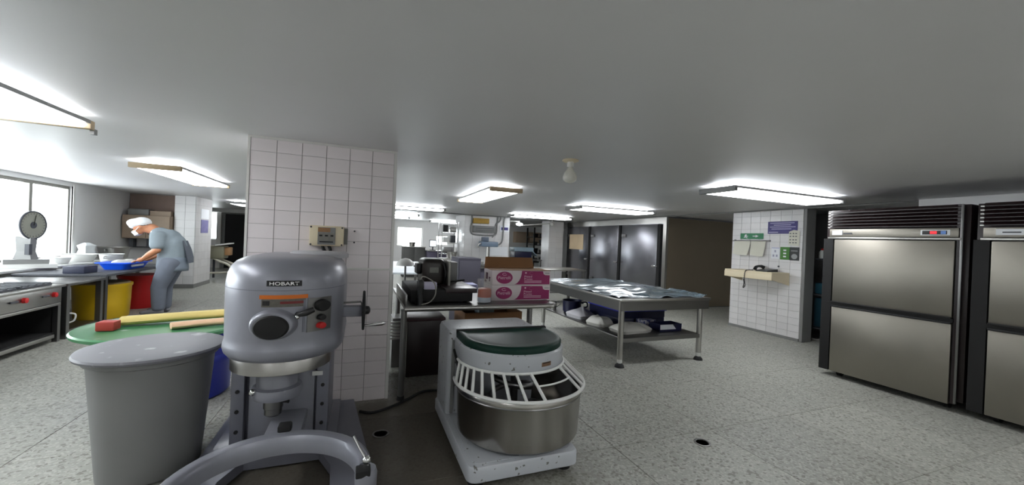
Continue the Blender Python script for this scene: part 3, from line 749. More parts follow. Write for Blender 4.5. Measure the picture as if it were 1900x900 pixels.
# drip ring, planetary, shaft
MB().lathe([(0.28, 0.745), (0.283, 0.74), (0.283, 0.66), (0.275, 0.655), (0.26, 0.66)], (-0.435, 2.87, 0), 40).build('drip_ring', M_steel, t)
pl = MB().lathe([(0.115, 0.74), (0.115, 0.53), (0.138, 0.52), (0.143, 0.485), (0.132, 0.455), (0.075, 0.44)], (-0.46, 2.85, 0), 32).build('planetary_head', M_hamm, t)
MB().lathe([(0.056, 0.45), (0.056, 0.385), (0.05, 0.38), (0.05, 0.345), (0.035, 0.332)], (-0.475, 2.84, 0), 24).build('agitator_shaft', M_steeld, t)
MB().cyl((-0.43, 2.82, 0.425), (-0.385, 2.8, 0.425), 0.011, n=10).build('shaft_pin', M_blackm, t)
MB().sph((-0.575, 2.76, 0.515), 0.022, 12, 8).build('grease_cap', M_chrome, pl)
# column
CX0, CX1 = -0.735, -0.165
MB().box(CX0, CX1, 3.0, 3.55, 0.08, 0.80, 0.02).build('column', M_hammd, t)
MB().box(CX0+0.095, CX1-0.09, 2.978, 3.0, 0.1, 0.76, 0.004).build('front_panel', M_hamm, t)
for x0, x1 in ((CX0, CX0+0.075), (CX1-0.075, CX1)):
    rl = MB().box(x0, x1, 2.95, 3.0, 0.08, 0.8, 0.006).build('slide_rail', M_hammd, t)
    for z in (0.2, 0.33, 0.46): MB().lathe([(0.012, -0.008), (0.012, 0.0)], ((x0+x1)/2, 2.95, z), 8, 'y').build('bolt', M_blackm, rl)
MB().box(CX1-0.105, CX1-0.04, 2.94, 2.955, 0.53, 0.558).build('white_tag', M_white, t, 0)
# base with two forward feet
MB().prism([(-0.88, 3.62), (-0.88, 2.5), (-0.86, 2.3), (-0.72, 2.3), (-0.7, 2.62), (-0.62, 2.82), (-0.2, 2.82), (-0.12, 2.62), (-0.1, 2.25), (0.12, 2.25), (0.12, 2.5), (0.0, 3.62)], 0.012, 0.075).build('base', M_hammd, t, 0)
MB().box(-0.83, -0.1, 2.88, 3.6, 0.075, 0.1, 0.01).build('base_step', M_hammd, t)
for fx_, fy_ in ((-0.8, 2.35), (0.02, 2.35), (-0.8, 3.5), (-0.05, 3.5)): MB().lathe([(0.04, 0.0), (0.04, 0.013)], (fx_, fy_, 0), 16).build('foot_pad', M_rubber, t)
# bowl yoke
YC = (-0.36, 2.14); b = MB(); rs = []
for i in range(41):
    a = math.radians(-4+188*i/40); ca, sa = math.cos(a), math.sin(a); th = 0.034+0.012*math.sin(math.radians(188*i/40)); zc = 0.285
    ro, ri = 0.46, 0.46-th*2
    sec = [(ri, zc-0.05), (ri-0.004, zc+0.02), (ri+0.012, zc+0.048), (ro-0.03, zc+0.055), (ro-0.006, zc+0.04), (ro, zc), (ro-0.01, zc-0.05)]
    rs.append([(YC[0]+r_*ca, YC[1]+r_*sa, z) for r_, z in sec])
yk = b.rings(rs).build('bowl_yoke', M_hamm, t, 50)
MB().box(-0.49, -0.29, 2.57, 2.99, 0.235, 0.3, 0.015).build('yoke_arm', M_hamm, t)
MB().box(-0.405, -0.335, 2.56, 2.63, 0.325, 0.375, 0.012).build('bowl_clamp', M_blackm, yk)
for sx_, lab in ((0.072, 'r'), (-0.79, 'l')):
    bs = MB().lathe([(0.042, 0.2), (0.052, 0.215), (0.054, 0.3), (0.046, 0.325), (0.02, 0.33)], (sx_, 2.08, 0), 20).build('pin_boss', M_hamm, t)
    MB().box(sx_-0.05, sx_+0.02, 2.03, 2.1, 0.3, 0.335, 0.006).build('clamp_slot', M_blackm, bs)
    MB().cyl((sx_, 2.08, 0.32), (sx_, 2.08, 0.36), 0.014, 0.012).build('locating_pin', M_chrome, bs)
    MB().sph((sx_+(0.0 if lab == 'r' else -0.03), 2.08, 0.365), 0.022, 12, 8).build('pin_knob', M_chrome, bs)
    if lab == 'r': MB().tube([(sx_, 2.08, 0.365), (sx_-0.035, 2.1, 0.42), (sx_-0.065, 2.13, 0.47)], 0.007).build('lock_lever', M_chrome, bs)
# lift crank at the side
MB().box(-0.1, 0.03, 2.83, 2.9, 0.945, 1.015, 0.006).build('crank_shaft', M_hammd, t)
MB().tube([(-0.09, 2.84, 1.04), (0.02, 2.84, 1.045), (0.03, 2.84, 1.02)], 0.007).build('safety_rod', M_steeld, t)
ck = MB().lathe([(0.035, 0.0), (0.13, 0.004), (0.135, 0.012), (0.13, 0.02), (0.035, 0.024)], (0.028, 2.85, 0.985), 28, 'x').build('hand_wheel', M_blackm, t)
MB().lathe([(0.03, 0.02), (0.028, 0.045), (0.012, 0.055)], (0.028, 2.85, 0.985), 16, 'x').build('wheel_knob', M_black, ck)
MB().tube([(0.045, 2.82, 0.885), (0.08, 2.82, 0.888), (0.12, 2.82, 0.893), (0.16, 2.82, 0.898), (0.185, 2.82, 0.90)], [0.008, 0.008, 0.014, 0.017, 0.008], 12).build('crank_grip', M_chrome, ck)

# ================================================================== SPIRAL MIXER
t = thing('spiral_mixer', 'white spiral dough mixer with steel bowl, wire guard and dark green lid', 'mixer', (1.05, 2.75, 0))
def rrect(x0, x1, y0, y1, r, n=6):
    P = []
    for cx, cy, a0 in ((x1-r, y0+r, -90), (x1-r, y1-r, 0), (x0+r, y1-r, 90), (x0+r, y0+r, 180)): P += arc(cx, cy, r, a0, a0+90, n)
    return P
b = MB(); rs = []
for ins, z in ((0.012, 0.045), (0, 0.055), (0, 0.13), (0.008, 0.143), (0.022, 0.146)):
    rs.append([(x, y, z) for x, y in rrect(0.645+ins, 1.40-ins, 2.2+ins, 3.35-ins, 0.06)])
b.rings(rs).build('base', M_whitemix, t)
MB().prism(rrect(0.685, 1.36, 2.24, 3.0, 0.05), 0.146, 0.149).build('base_tray', M_whitemix, t)
for fx_, fy_ in ((0.72, 2.3), (1.33, 2.3), (0.72, 3.25), (1.33, 3.25)): MB().lathe([(0.05, 0.0), (0.05, 0.025), (0.03, 0.046)], (fx_, fy_, 0), 18).build('rubber_foot', M_rubber, t)
b = MB(); rs = []
for ins, z in ((0, 0.146), (0, 0.76), (0.01, 0.79), (0.035, 0.802)):
    rs.append([(x, y, z) for x, y in rrect(0.66+ins, 1.41-ins, 2.95+ins*0.3, 3.34-ins, 0.04)])
bd = b.rings(rs).build('column', M_whitemix, t)
MB().box(0.69, 0.71, 2.93, 2.952, 0.16, 0.72).build('panel_edge', M_greytrim, bd, 0)
BC = (1.12, 2.62)
HC = (1.1, 2.76)
def dring(r_, z, yb, n=33):
    return [(x, y, z) for x, y in arc(HC[0], HC[1], r_, 180, 360, n)] + [(HC[0]+r_, yb, z), (HC[0]+r_*0.5, yb, z), (HC[0]-r_*0.5, yb, z), (HC[0]-r_, yb, z)]
MB().rings([dring(0.385, 0.615, 2.96), dring(0.393, 0.625, 2.96), dring(0.393, 0.73, 2.96), dring(0.38, 0.742, 2.96)]).build('head', M_whitemix, t)
ld = MB().rings([dring(0.378, 0.742, 2.955), dring(0.38, 0.775, 2.955), dring(0.365, 0.79, 2.945), dring(0.34, 0.79, 2.93), dring(0.31, 0.778, 2.91), dring(0.2, 0.77, 2.87), dring(0.06, 0.768, 2.8)]).build('lid', M_greenlid, t, 60)
MB().box(HC[0]-0.38, HC[0]+0.38, 2.94, 2.965, 0.76, 0.8, 0.006).build('lid_hinge', M_blackm, ld)
def headpatch(a0, a1, z0, z1, off=0.003, n=8):
    rs = []
    for i in range(n):
        a = math.radians(a0+(a1-a0)*i/(n-1)); ca, sa = math.cos(a), math.sin(a)
        rs.append([(HC[0]+(0.393+off)*ca, HC[1]+(0.393+off)*sa, z0), (HC[0]+(0.393+off)*ca, HC[1]+(0.393+off)*sa, z1), (HC[0]+0.39*ca, HC[1]+0.39*sa, z1), (HC[0]+0.39*ca, HC[1]+0.39*sa, z0)])
    return MB().rings(rs)
st = headpatch(-78, -66, 0.655, 0.683).build('sticker', mat('brown_sticker', (120, 90, 66), 0.5, var=0.3, scale=50), t)
headpatch(-77, -67, 0.676, 0.682, 0.004).build('sticker_band', M_blackm, st)
bowl = MB().lathe([(0.36, 0.152), (0.41, 0.156), (0.435, 0.18), (0.442, 0.3), (0.448, 0.44), (0.452, 0.452), (0.452, 0.49), (0.447, 0.497), (0.438, 0.49), (0.43, 0.44), (0.42, 0.2), (0.38, 0.175), (0.02, 0.172)], (BC[0], BC[1], 0), 64).build('bowl', mat('bowl_steel', (168, 165, 160), 0.2, 1.0, var=0.05, scale=3, aniso=(2, 2, 50)), t)
MB().lathe([(0.453, 0.453), (0.456, 0.458), (0.453, 0.463)], (BC[0], BC[1], 0), 64, cap0=False, cap1=False).build('bowl_band', M_steeld, bowl)
MB().tube([(1.1+0.16*math.cos(a*0.6), 2.72+0.16*math.sin(a*0.6), 0.62-a*0.02) for a in range(0, 21)], 0.022, 10).build('dough_hook', M_steeld, t)
MB().cyl((1.15, 2.78, 0.2), (1.15, 2.78, 0.62), 0.03).build('breaker_bar', M_steeld, t)
# wire guard
RG = 0.468
def onring(a, r_, z, c): a = math.radians(a); return (c[0]+r_*math.cos(a), c[1]+r_*math.sin(a), z)
MB().tube([onring(168+204*i/60, RG, 0.512, BC) for i in range(61)], 0.0115, 8).build('guard_ring', M_white, t)
MB().tube([onring(176+188*i/60, 0.402, 0.622, HC) for i in range(61)], 0.010, 8).build('guard_ring', M_white, t)
for a in (180, 190, 199, 208, 218, 229, 241, 254, 269, 311, 322, 333, 344, 356):
    q = onring(a, RG, 0.512, BC); p = onring(a+(270-a)*0.06, 0.404, 0.622, HC)
    MB().tube([p, q], 0.0105, 8).build('guard_bar', M_white, t)
MB().tube([onring(269+42*i/10, 0.432, 0.572, (1.11, 2.69)) for i in range(11)], 0.0065, 8).build('guard_bar', M_white, t)
for s_, x_ in ((-1, 0.695), (1, 1.505)):
    MB().tube([(x_, 2.9, 0.66), (x_-0.006*s_, 2.82, 0.6), (x_+0.0*s_, 2.72, 0.55)], 0.009, 8).build('guard_hinge', M_blackm, t)

# ================================================================== BINS AT THE LEFT
t = thing('waste_bin', 'tall grey plastic bin with floury grey lid in the left foreground', 'bin', (-1.19, 3.14, 0))
BN = (-1.165, 3.06, 0)
MB().lathe([(0.225, 0.0), (0.245, 0.01), (0.3, 0.69), (0.318, 0.70), (0.318, 0.735), (0.3, 0.74)], BN, 48).build('body', M_bin, t)
MB().lathe([(0.34, 0.728), (0.354, 0.733), (0.358, 0.745), (0.352, 0.757), (0.33, 0.762), (0.2, 0.766), (0.01, 0.768)], BN, 48).build('lid', M_binlid, t)
t = thing('waste_bin', 'blue plastic drum with wide green lid behind the grey bin', 'bin', (-1.55, 4.34, 0))
BB = (-1.5, 4.34, 0); BL = (-1.58, 4.34, 0)
MB().lathe([(0.38, 0.0), (0.4, 0.02), (0.41, 0.3), (0.43, 0.33), (0.43, 0.36), (0.415, 0.38), (0.43, 0.585), (0.42, 0.59)], BB, 48).build('body', M_blue, t)
MB().lathe([(0.56, 0.588), (0.585, 0.6), (0.59, 0.622), (0.578, 0.634), (0.55, 0.628), (0.52, 0.612), (0.3, 0.612), (0.01, 0.614)], BL, 48).build('lid', M_greentray, t)
# rolled cardboard on the green lid
def roll(pts, r_, m_, label):
    """flattened cardboard roll resting on the lid"""
    q = smoothpath(pts, 4); b = MB(); rs = []
    for i, p in enumerate(q):
        d = (q[min(i+1, len(q)-1)]-q[max(i-1, 0)]).normalized(); a = Vector((d.y, -d.x, 0)).normalized()
        f = 1+0.12*math.sin(i*1.1)
        rs.append([tuple(p+a*(r_*1.25*f*math.cos(2*math.pi*k/14))+Vector((0, 0, r_*0.6*math.sin(2*math.pi*k/14)))) for k in range(14)])
    return tag(b.rings(rs).build('cardboard_roll', m_, None, 50), label, 'cardboard', 'cardboard rolls on the green lid')
roll([(-1.93, 4.42, 0.656), (-1.5, 4.5, 0.672), (-1.0, 4.56, 0.69)], 0.065, M_card, 'long yellow cardboard roll lying farthest back on the green lid')
roll([(-1.5, 4.2, 0.644), (-1.3, 4.3, 0.644), (-1.08, 4.38, 0.644)], 0.048, M_cardp, 'pale pink cardboard roll in front of the yellow one')
o = tag(MB().box(-2.0, -1.88, 4.2, 4.31, 0.616, 0.69, 0.008).build('paper_block', M_redend), 'small red paper block at the left end of the rolls', 'paper')

# ================================================================== NEAR TABLE BY THE PILLAR
t = thing('steel_table', 'steel worktable with rounded front rail carrying the cartons', 'table', (1.2, 4.3, 0))
NX0, NX1, NY0, NY1, NZ = 0.4, 2.02, 3.66, 5.0, 0.862
MB().box(NX0, NX1-0.06, NY0+0.01, NY1, NZ-0.03, NZ).build('table_top', M_steeld, t, 0)
MB().tube([(NX0, NY0, NZ-0.025), (NX1-0.1, NY0, NZ-0.025)], 0.024, 14).build('front_rail', M_steel, t)
for lx, ly in ((NX0+0.0, NY0+0.03), (1.68, NY0+0.06), (NX0+0.06, NY1-0.06), (1.9, NY1-0.06)):
    lg = MB().cyl((lx, ly, 0.03), (lx, ly, NZ-0.03), 0.028, n=16).build('leg', M_steeld, t)
    MB().lathe([(0.035, 0.0), (0.03, 0.035)], (lx, ly, 0), 14).build('rubber_foot', M_rubber, lg)
MB().box(0.95, 1.9, 3.95, 4.95, 0.17, 0.19).build('lower_shelf', M_steeld, t, 0)

tag(MB().box(NX0+0.005, NX0+0.025, NY0+0.02, 4.6, NZ+0.001, NZ+0.105, 0.004).build('splash_guard', M_steeld), 'upright steel splash guard along the left edge of the carton table', 'guard')
# two printed cartons, the upper one open
def carton(z0, label, flap):
    t = thing('carton', label, 'carton', (1.65, 4.03, z0), 'printed prune cartons')
    x0, x1, y0, y1, z1 = 1.31, 2.0, 3.9, 4.18, z0+0.163
    MB().box(x0, x1, y0, y1, z0, z1-0.004 if flap else z1, 0.003).build('body', M_boxwhite, t)
    F = y0-0.0005
    def pl(nm, pts, m_, d=0.001): return MB().plate([(x, F, z) for x, z in pts], (0, -d, 0)).build(nm, m_, t, 0)
    L, h = x1-x0, z1-z0
    ell = [(x0+0.205*L+0.135*L*math.cos(a), z0+0.5*h+0.40*h*math.sin(a)) for a in [2*math.pi*k/40 for k in range(40)]]
    e = pl('brand_oval', ell, M_magenta)
    text('brand_lettering', 'Pietrelli', (x0+0.1*L, F-0.001, z0+0.40*h), (1, 0, 0), (0, 0, 1), 0.205*L, 0.2*h, M_pinkink, e, 0.0015)
    MB().tube([(x0+0.205*L+0.035*L*math.cos(a), F-0.002, z0+0.73*h+0.075*h*math.sin(a)) for a in [0.9+5.0*k/14 for k in range(15)]], 0.0022, 6).build('brand_swirl', M_pinkink, e)
    cv = [(x0+0.36*L+0.135*L*math.sin(math.pi/2*k/12), z0+0.06*h+(0.9*h)*(1-math.cos(math.pi/2*k/12))) for k in range(13)]
    e2 = pl('colour_panel', cv + [(x0+0.86*L, z0+0.95*h), (x0+0.875*L, z0+0.76*h), (x0+0.905*L, z0+0.69*h), (x0+0.985*L, z0+0.68*h), (x0+0.985*L, z0+0.06*h)], M_magenta)
    text('product_lettering', 'Pitted', (x0+0.54*L, F-0.001, z0+0.52*h), (1, 0, 0), (0, 0, 1), 0.13*L, 0.13*h, M_pinkink, e2, 0.0015)
    text('product_lettering', 'Prunes', (x0+0.54*L, F-0.001, z0+0.36*h), (1, 0, 0), (0, 0, 1), 0.14*L, 0.13*h, M_pinkink, e2, 0.0015)
    for q, w3 in ((0.27, 0.3), (0.18, 0.3)): MB().box(x0+0.54*L, x0+(0.54+w3)*L, F-0.002, F, z0+q*h, z0+(q+0.035)*h).build('small_print', M_pinkink, e2, 0)
    MB().tube([(x0+0.66*L+0.03*L*math.cos(a), F-0.002, z0+0.8*h+0.1*h*math.sin(a)) for a in [0.8+4.6*k/12 for k in range(13)]], 0.002, 6).build('moon_mark', mat('dull_pink_ink', (176, 90, 130), 0.6), e2)
    MB().box(x0+0.55*L, x0+0.575*L, F-0.002, F, z0+0.78*h, z0+0.88*h).build('star_mark', M_pinkink, e2, 0)
    MB().box(x0+0.9*L, x0+0.98*L, F-0.001, F, z0+0.77*h, z0+0.86*h).build('corner_print', mat('pale_print', (176, 168, 172), 0.6), t, 0)
    for a, b, c, d in ((3.95, 4.0, 0.2, 0.5), (4.04, 4.1, 0.3, 0.75), (4.08, 4.15, 0.1, 0.25)):
        MB().box(x0-0.0015, x0, a, b, z0+c*h, z0+d*h).build('side_print', mat('dark_plum_print', (96, 50, 70), 0.6), t, 0)
    if flap:
        MB().plate([(x0, y1-0.004, z1-0.01), (x1-0.08, y1-0.004, z1-0.01), (x1-0.085, y1+0.05, z1+0.125), (x0+0.025, y1+0.05, z1+0.125)], (0, 0.006, 0)).build('flap', M_brownbox, t, 0)
        MB().plate([(x0, y0, z1-0.004), (x1, y0, z1-0.004), (x1-0.01, y1, z1), (x0+0.01, y1, z1)], (0, 0, 0.004)).build('inner_flap', M_brownbox, t, 0)
    return t
carton(NZ, 'white and magenta printed carton, lower of the two stacked', False)
carton(NZ+0.164, 'white and magenta printed carton on top, brown flap raised', True)

t = thing('jar', 'clear plastic jar half filled with orange-brown sauce', 'jar', (1.2, 3.79, NZ))
MB().lathe([(0.07, NZ), (0.078, NZ+0.01), (0.078, NZ+0.235), (0.074, NZ+0.245), (0.07, NZ+0.24), (0.072, NZ+0.02)], (1.2, 3.79, 0), 32).build('body', M_glass, t)
MB().lathe([(0.068, NZ+0.06), (0.068, NZ+0.14), (0.05, NZ+0.15)], (1.2, 3.79, 0), 28).build('sauce', M_sauce, t)
MB().lathe([(0.067, NZ+0.012), (0.067, NZ+0.059)], (1.2, 3.79, 0), 28).build('pale_sediment', mat('pale_blue_paste', (160, 168, 180), 0.5), t)

tag(MB().box(1.24, 1.4, 4.7, 4.95, NZ+0.001, NZ+0.075, 0.006).build('paper_pad', mat('lilac_blue_paper', (150, 152, 196), 0.6)), 'lilac-blue pad at the back of the carton table beside the jar', 'paper')
t = thing('bench_machine', 'black bench machine with upright motor housing on a low dark base', 'machine', (0.78, 4.2, NZ))
MB().box(0.47, 1.08, 3.8, 4.7, NZ+0.012, NZ+0.13, 0.012).build('base', M_blackm, t)
MB().box(0.8, 1.12, 3.78, 4.5, NZ+0.1, NZ+0.15, 0.006).build('feed_tray', M_maroon, t)
b = MB().box(0.62, 0.86, 4.12, 4.5, NZ+0.13, NZ+0.415, 0.05, 4)
mh = b.build('motor_housing', mat('dark_brown_enamel', (40, 34, 30), 0.35), t)
MB().box(0.69, 0.785, 4.112, 4.121, NZ+0.27, NZ+0.33, 0.002).build('rating_plate', mat('dull_label', (128, 128, 122), 0.5, var=0.2, scale=40), mh)
MB().box(0.865, 0.89, 4.0, 4.5, NZ+0.13, NZ+0.4, 0.006).build('side_plate', M_alu, t)
MB().box(0.895, 1.02, 4.25, 4.5, NZ+0.13, NZ+0.38, 0.01).build('guard_box', M_greytrim, t)
MB().tube([(0.9, 4.1, NZ+0.18), (0.98, 4.08, NZ+0.19), (1.06, 4.08, NZ+0.2)], 0.01).build('lever', M_blackm, t)
MB().tube(smoothpath([(0.845, 4.1, NZ+0.16), (0.85, 4.06, NZ+0.25), (0.84, 4.08, NZ+0.34), (0.82, 4.1, NZ+0.38)]), 0.012).build('hose', M_black, t)
MB().box(0.57, 0.62, 4.2, 4.4, NZ+0.25, NZ+0.36, 0.01).build('control_box', M_black, t)
for fx_, fy_ in ((0.52, 3.86), (1.02, 3.86), (0.52, 4.62), (1.02, 4.62)): MB().cyl((fx_, fy_, NZ), (fx_, fy_, NZ+0.014), 0.025).build('foot', M_rubber, t)
t = thing('hand_blender', 'black upright hand tool with cord at the left end of the table', 'tool', (0.545, 3.74, NZ))
MB().lathe([(0.03, NZ), (0.032, NZ+0.08), (0.024, NZ+0.12), (0.034, NZ+0.17), (0.034, NZ+0.22), (0.02, NZ+0.24)], (0.545, 3.735, 0), 20).build('body', M_black, t)
MB().tube(smoothpath([(0.545, 3.735, NZ+0.23), (0.56, 3.72, NZ+0.27), (0.62, 3.72, NZ+0.25), (0.68, 3.73, NZ+0.2), (0.69, 3.73, NZ+0.1), (0.64, 3.72, NZ+0.03), (0.56, 3.71, NZ+0.008)], 8), 0.006, 8).build('cord', mat('grey_cord', (140, 138, 130), 0.5), t)
tag(MB().box(0.6, 0.72, 3.83, 3.92, NZ+0.131, NZ+0.2, 0.003).build('paper_pad', mat('lilac_paper', (196, 192, 214), 0.7)), 'pale lilac paper pad lying on the black machine base', 'paper')
t = thing('table_lamp', 'white dome lamp with black flex peeping past the pillar edge', 'lamp', (0.46, 4.55, NZ))
MB().lathe([(0.06, NZ), (0.06, NZ+0.015), (0.012, NZ+0.02), (0.012, NZ+0.3)], (0.52, 4.85, 0), 20).build('stand', M_greytrim, t)
MB().lathe([(0.11, NZ+0.29), (0.1, NZ+0.33), (0.05, NZ+0.37), (0.01, NZ+0.38)], (0.52, 4.85, 0), 24).build('shade', M_white, t)
MB().tube(smoothpath([(0.55, 4.8, NZ+0.3), (0.6, 4.8, NZ+0.3), (0.66, 4.8, NZ+0.25), (0.67, 4.8, NZ+0.13), (0.66, 4.8, NZ+0.01)]), 0.008).build('flex', M_black, t)

# under the table
t = thing('crate', 'dark maroon lidded crate on the floor under the carton table', 'crate', (0.72, 4.5, 0))
MB().box(0.5, 0.9, 4.25, 4.75, 0.0, 0.6, 0.012).build('body', M_maroon, t)
MB().box(0.49, 0.91, 4.24, 4.76, 0.6, 0.63, 0.006).build('lid', mat('plum_lid', (74, 46, 50), 0.4), t)
t = thing('carton', 'open brown cardboard box stored on the shelf behind the white mixer', 'carton', (1.45, 4.4, 0.19))
open_box(t, 1.1, 1.78, 4.15, 4.65, 0.191, 0.69, M_brownbox, 0.006)
MB().box(1.3, 1.5, 4.3, 4.5, 0.2, 0.71, 0.03).build('plastic_liner', mat('pale_blue_film', (140, 160, 170), 0.3), t)
t = thing('slatted_crate', 'small white slatted crate squeezed between pillar and table leg', 'crate', (0.42, 4.75, 0))
MB().box(0.38, 0.48, 4.62, 4.9, 0, 0.56).build('core', M_greytrim, t, 0)
for k in range(6): MB().box(0.345, 0.485, 4.58, 4.62, 0.33+k*0.036, 0.35+k*0.036).build('slat', M_white, t, 0)
tag(MB().tube(smoothpath([(0.05, 3.5, 0.012), (0.15, 3.45, 0.012), (0.3, 3.52, 0.012), (0.47, 3.66, 0.012), (0.64, 3.8, 0.012), (0.9, 3.75, 0.012)], 8), 0.011, 8).build('power_cord', M_rubber), 'black power cord trailing over the floor beside the pillar', 'cord')

# ================================================================== SWITCH BOX ON THE PILLAR
t = thing('switch_box', 'beige electrical switch box with breakers screwed to the tiled pillar', 'switch box', (-0.27, 3.72, 1.39))
MB().box(-0.40, -0.135, 3.655, 3.748, 1.393, 1.565, 0.008).build('box', M_cream, t)
MB().box(-0.335, -0.2, 3.648, 3.656, 1.405, 1.552).build('window', M_greytrim, t, 0)
MB().box(-0.334, -0.24, 3.645, 3.649, 1.512, 1.548).build('brown_label', mat('brown_label', (150, 112, 76), 0.6, var=0.2, scale=40), t, 0)
for k in range(3):
    br = MB().box(-0.33+k*0.043, -0.292+k*0.043, 3.642, 3.65, 1.44, 1.503).build('breaker', M_alu, t, 0)
    MB().box(-0.322+k*0.043, -0.3+k*0.043, 3.63, 3.643, 1.475, 1.488).build('toggle', M_blackm, br, 0)
MB().box(-0.32, -0.215, 3.642, 3.649, 1.424, 1.434).build('rail', M_black, t, 0)
for x, z in ((-0.388, 1.552), (-0.148, 1.552), (-0.388, 1.405), (-0.148, 1.405)): MB().lathe([(0.008, -0.004), (0.008, 0)], (x, 3.655, z), 8, 'y').build('screw', M_ink, t)
MB().box(-0.135, -0.105, 3.735, 3.748, 1.41, 1.55).build('bracket', M_greytrim, t, 0)
for z in (1.43, 1.53): MB().lathe([(0.008, -0.004), (0.008, 0)], (-0.05, 3.746, z), 8, 'y').build('screw', M_ink, t)
for x, q in ((-0.3, -0.26), (-0.25, -0.245)): MB().tube(smoothpath([(x, 3.69, 1.395), (x+0.015, 3.67, 1.36), (q, 3.68, 1.33), (q+0.01, 3.72, 1.31)]), 0.013, 8).build('cable', M_blackm, t)

# ================================================================== ON THE TILED PHONE WALL
FX = 6.984
def plate_x(y0, y1, z0, z1, d=0.006): return MB().box(FX-d, FX, y0, y1, z0, z1)
t = thing('exit_sign', 'green exit sign with running figure and arrow on the tiled wall', 'sign', (FX, 5.3, 1.73))
plate_x(5.05, 5.52, 1.735, 1.845).build('panel', M_signgreen, t, 0)
def flat_x(nm, pts, m_, t, d=0.009): return MB().plate([(FX-d, y, z) for y, z in pts], (-0.001, 0, 0)).build(nm, m_, t, 0)
# the wall is seen from -X, so +Y runs to the left of the picture
flat_x('arrow', [(5.26, 1.782), (5.26, 1.798), (5.2, 1.798), (5.2, 1.815), (5.14, 1.79), (5.2, 1.765), (5.2, 1.782)], M_signwhite, t)
flat_x('running_figure', [(5.415, 1.818), (5.395, 1.828), (5.38, 1.815), (5.39, 1.803), (5.37, 1.79), (5.355, 1.795), (5.352, 1.786), (5.375, 1.778), (5.395, 1.788), (5.385, 1.765), (5.36, 1.758), (5.36, 1.75), (5.398, 1.756), (5.41, 1.775), (5.43, 1.758), (5.445, 1.762), (5.42, 1.79), (5.43, 1.805)], M_signwhite, t)
t = thing('information_sign', 'navy blue sign with lines of white writing high on the tiled wall', 'sign', (FX, 4.7, 1.83))
plate_x(4.45, 4.97, 1.835, 2.055).build('panel', M_signblue, t, 0)
for z, a, b in ((2.025, 4.5, 4.93), (1.99, 4.56, 4.86), (1.955, 4.48, 4.93), (1.92, 4.55, 4.9), (1.862, 4.78, 4.95)):
    plate_x(a, b, z-0.006, z+0.007, 0.008).build('line_of_writing', mat('pale_lilac_ink', (186, 180, 214), 0.6), t, 0)
t = thing('paper_rail', 'thin metal paper rail beneath the green exit sign', 'rail', (FX, 5.27, 1.69))
MB().cyl((FX-0.03, 4.9, 1.708), (FX-0.03, 5.66, 1.698), 0.009, n=10).build('rod', M_steeld, t)
for y in (4.92, 5.62): MB().box(FX-0.035, FX, y-0.01, y+0.01, 1.69, 1.72).build('bracket', M_steeld, t, 0)
def hung(name, y0, y1, z0, z1, curl, label):
    b = MB(); n = 8; rs = []
    for i in range(n+1):
        f = i/n; x = FX-0.03-0.002-curl*f*f; z = z1-(z1-z0)*f
        rs.append([(x, y0+0.03*f, z), (x-0.004*math.sin(3*f), (y0+y1)/2, z), (x-curl*f*0.6, y1-0.02*f, z+0.02*f), (x-curl*f*0.6-0.002, y1-0.02*f, z+0.02*f), (x-0.002-0.004*math.sin(3*f), (y0+y1)/2, z), (x-0.002, y0+0.03*f, z)])
    return tag(b.rings(rs).build(name, M_paper, None, 60), label, 'paper', 'sheets hanging from the paper rail')
hung('hanging_sheet', 5.28, 5.62, 1.42, 1.695, 0.05, 'cream sheet hanging from the rail at the alley side')
hung('hanging_sheet', 4.98, 5.27, 1.41, 1.695, 0.03, 'grey-cream sheet hanging from the rail at its right end')
t = thing('poster', 'green leaflet pinned on the tiled wall beside the black one', 'poster', (FX, 4.65, 1.37))
plate_x(4.565, 4.725, 1.378, 1.6).build('sheet', M_postergreen, t, 0)
for z in (1.42, 1.475, 1.53): plate_x(4.62, 4.67, z, z+0.025, 0.008).build('print', M_signwhite, t, 0)
t = thing('poster', 'black leaflet with pale oval mark on the tiled wall', 'poster', (FX, 4.48, 1.37))
plate_x(4.405, 4.56, 1.372, 1.6).build('sheet', M_posterblack, t, 0)
flat_x('oval_mark', [(4.48+0.05*math.cos(a), 1.44+0.045*math.sin(a)) for a in [2*math.pi*k/20 for k in range(20)]], mat('grey_print', (150, 152, 152), 0.6), t)
plate_x(4.43, 4.54, 1.53, 1.545, 0.008).build('print', mat('grey_print', (150, 152, 152), 0.6), t, 0)
t = thing('poster', 'white leaflet with grey diagram left of the green leaflet', 'poster', (FX, 4.8, 1.37))
plate_x(4.735, 4.885, 1.385, 1.585).build('sheet', M_signwhite, t, 0)
for y, z in ((4.77, 1.42), (4.83, 1.42), (4.8, 1.5)): plate_x(y, y+0.03, z, z+0.04, 0.008).build('print', mat('lilac_grey_print', (160, 160, 180), 0.6), t, 0)
plate_x(4.74, 4.88, 1.575, 1.583, 0.008).build('blue_heading', mat('blue_print', (110, 120, 190), 0.6), t, 0)
t = thing('list_sheet', 'white list with rows of dark marks overlapping the navy sign', 'paper', (FX, 4.5, 1.6))
MB().plate([(FX-0.012, 4.585, 1.64), (FX-0.012, 4.405, 1.62), (FX-0.012, 4.4, 1.88), (FX-0.014, 4.5, 1.9), (FX-0.014, 4.58, 1.87)], (-0.002, 0, 0)).build('sheet', M_paper, t, 0)
for z in (1.67, 1.72, 1.78, 1.83):
    for y in (4.555, 4.505, 4.46): plate_x(y-0.013, y+0.013, z, z+0.016, 0.017).build('mark', M_ink, t, 0)
t = thing('wall_desk', 'cream box-fronted wall shelf carrying the black telephone', 'shelf', (6.75, 5.0, 0.95))
MB().box(6.54, FX-0.001, 4.55, 5.47, 1.12, 1.15, 0.004).build('top', M_cream, t)
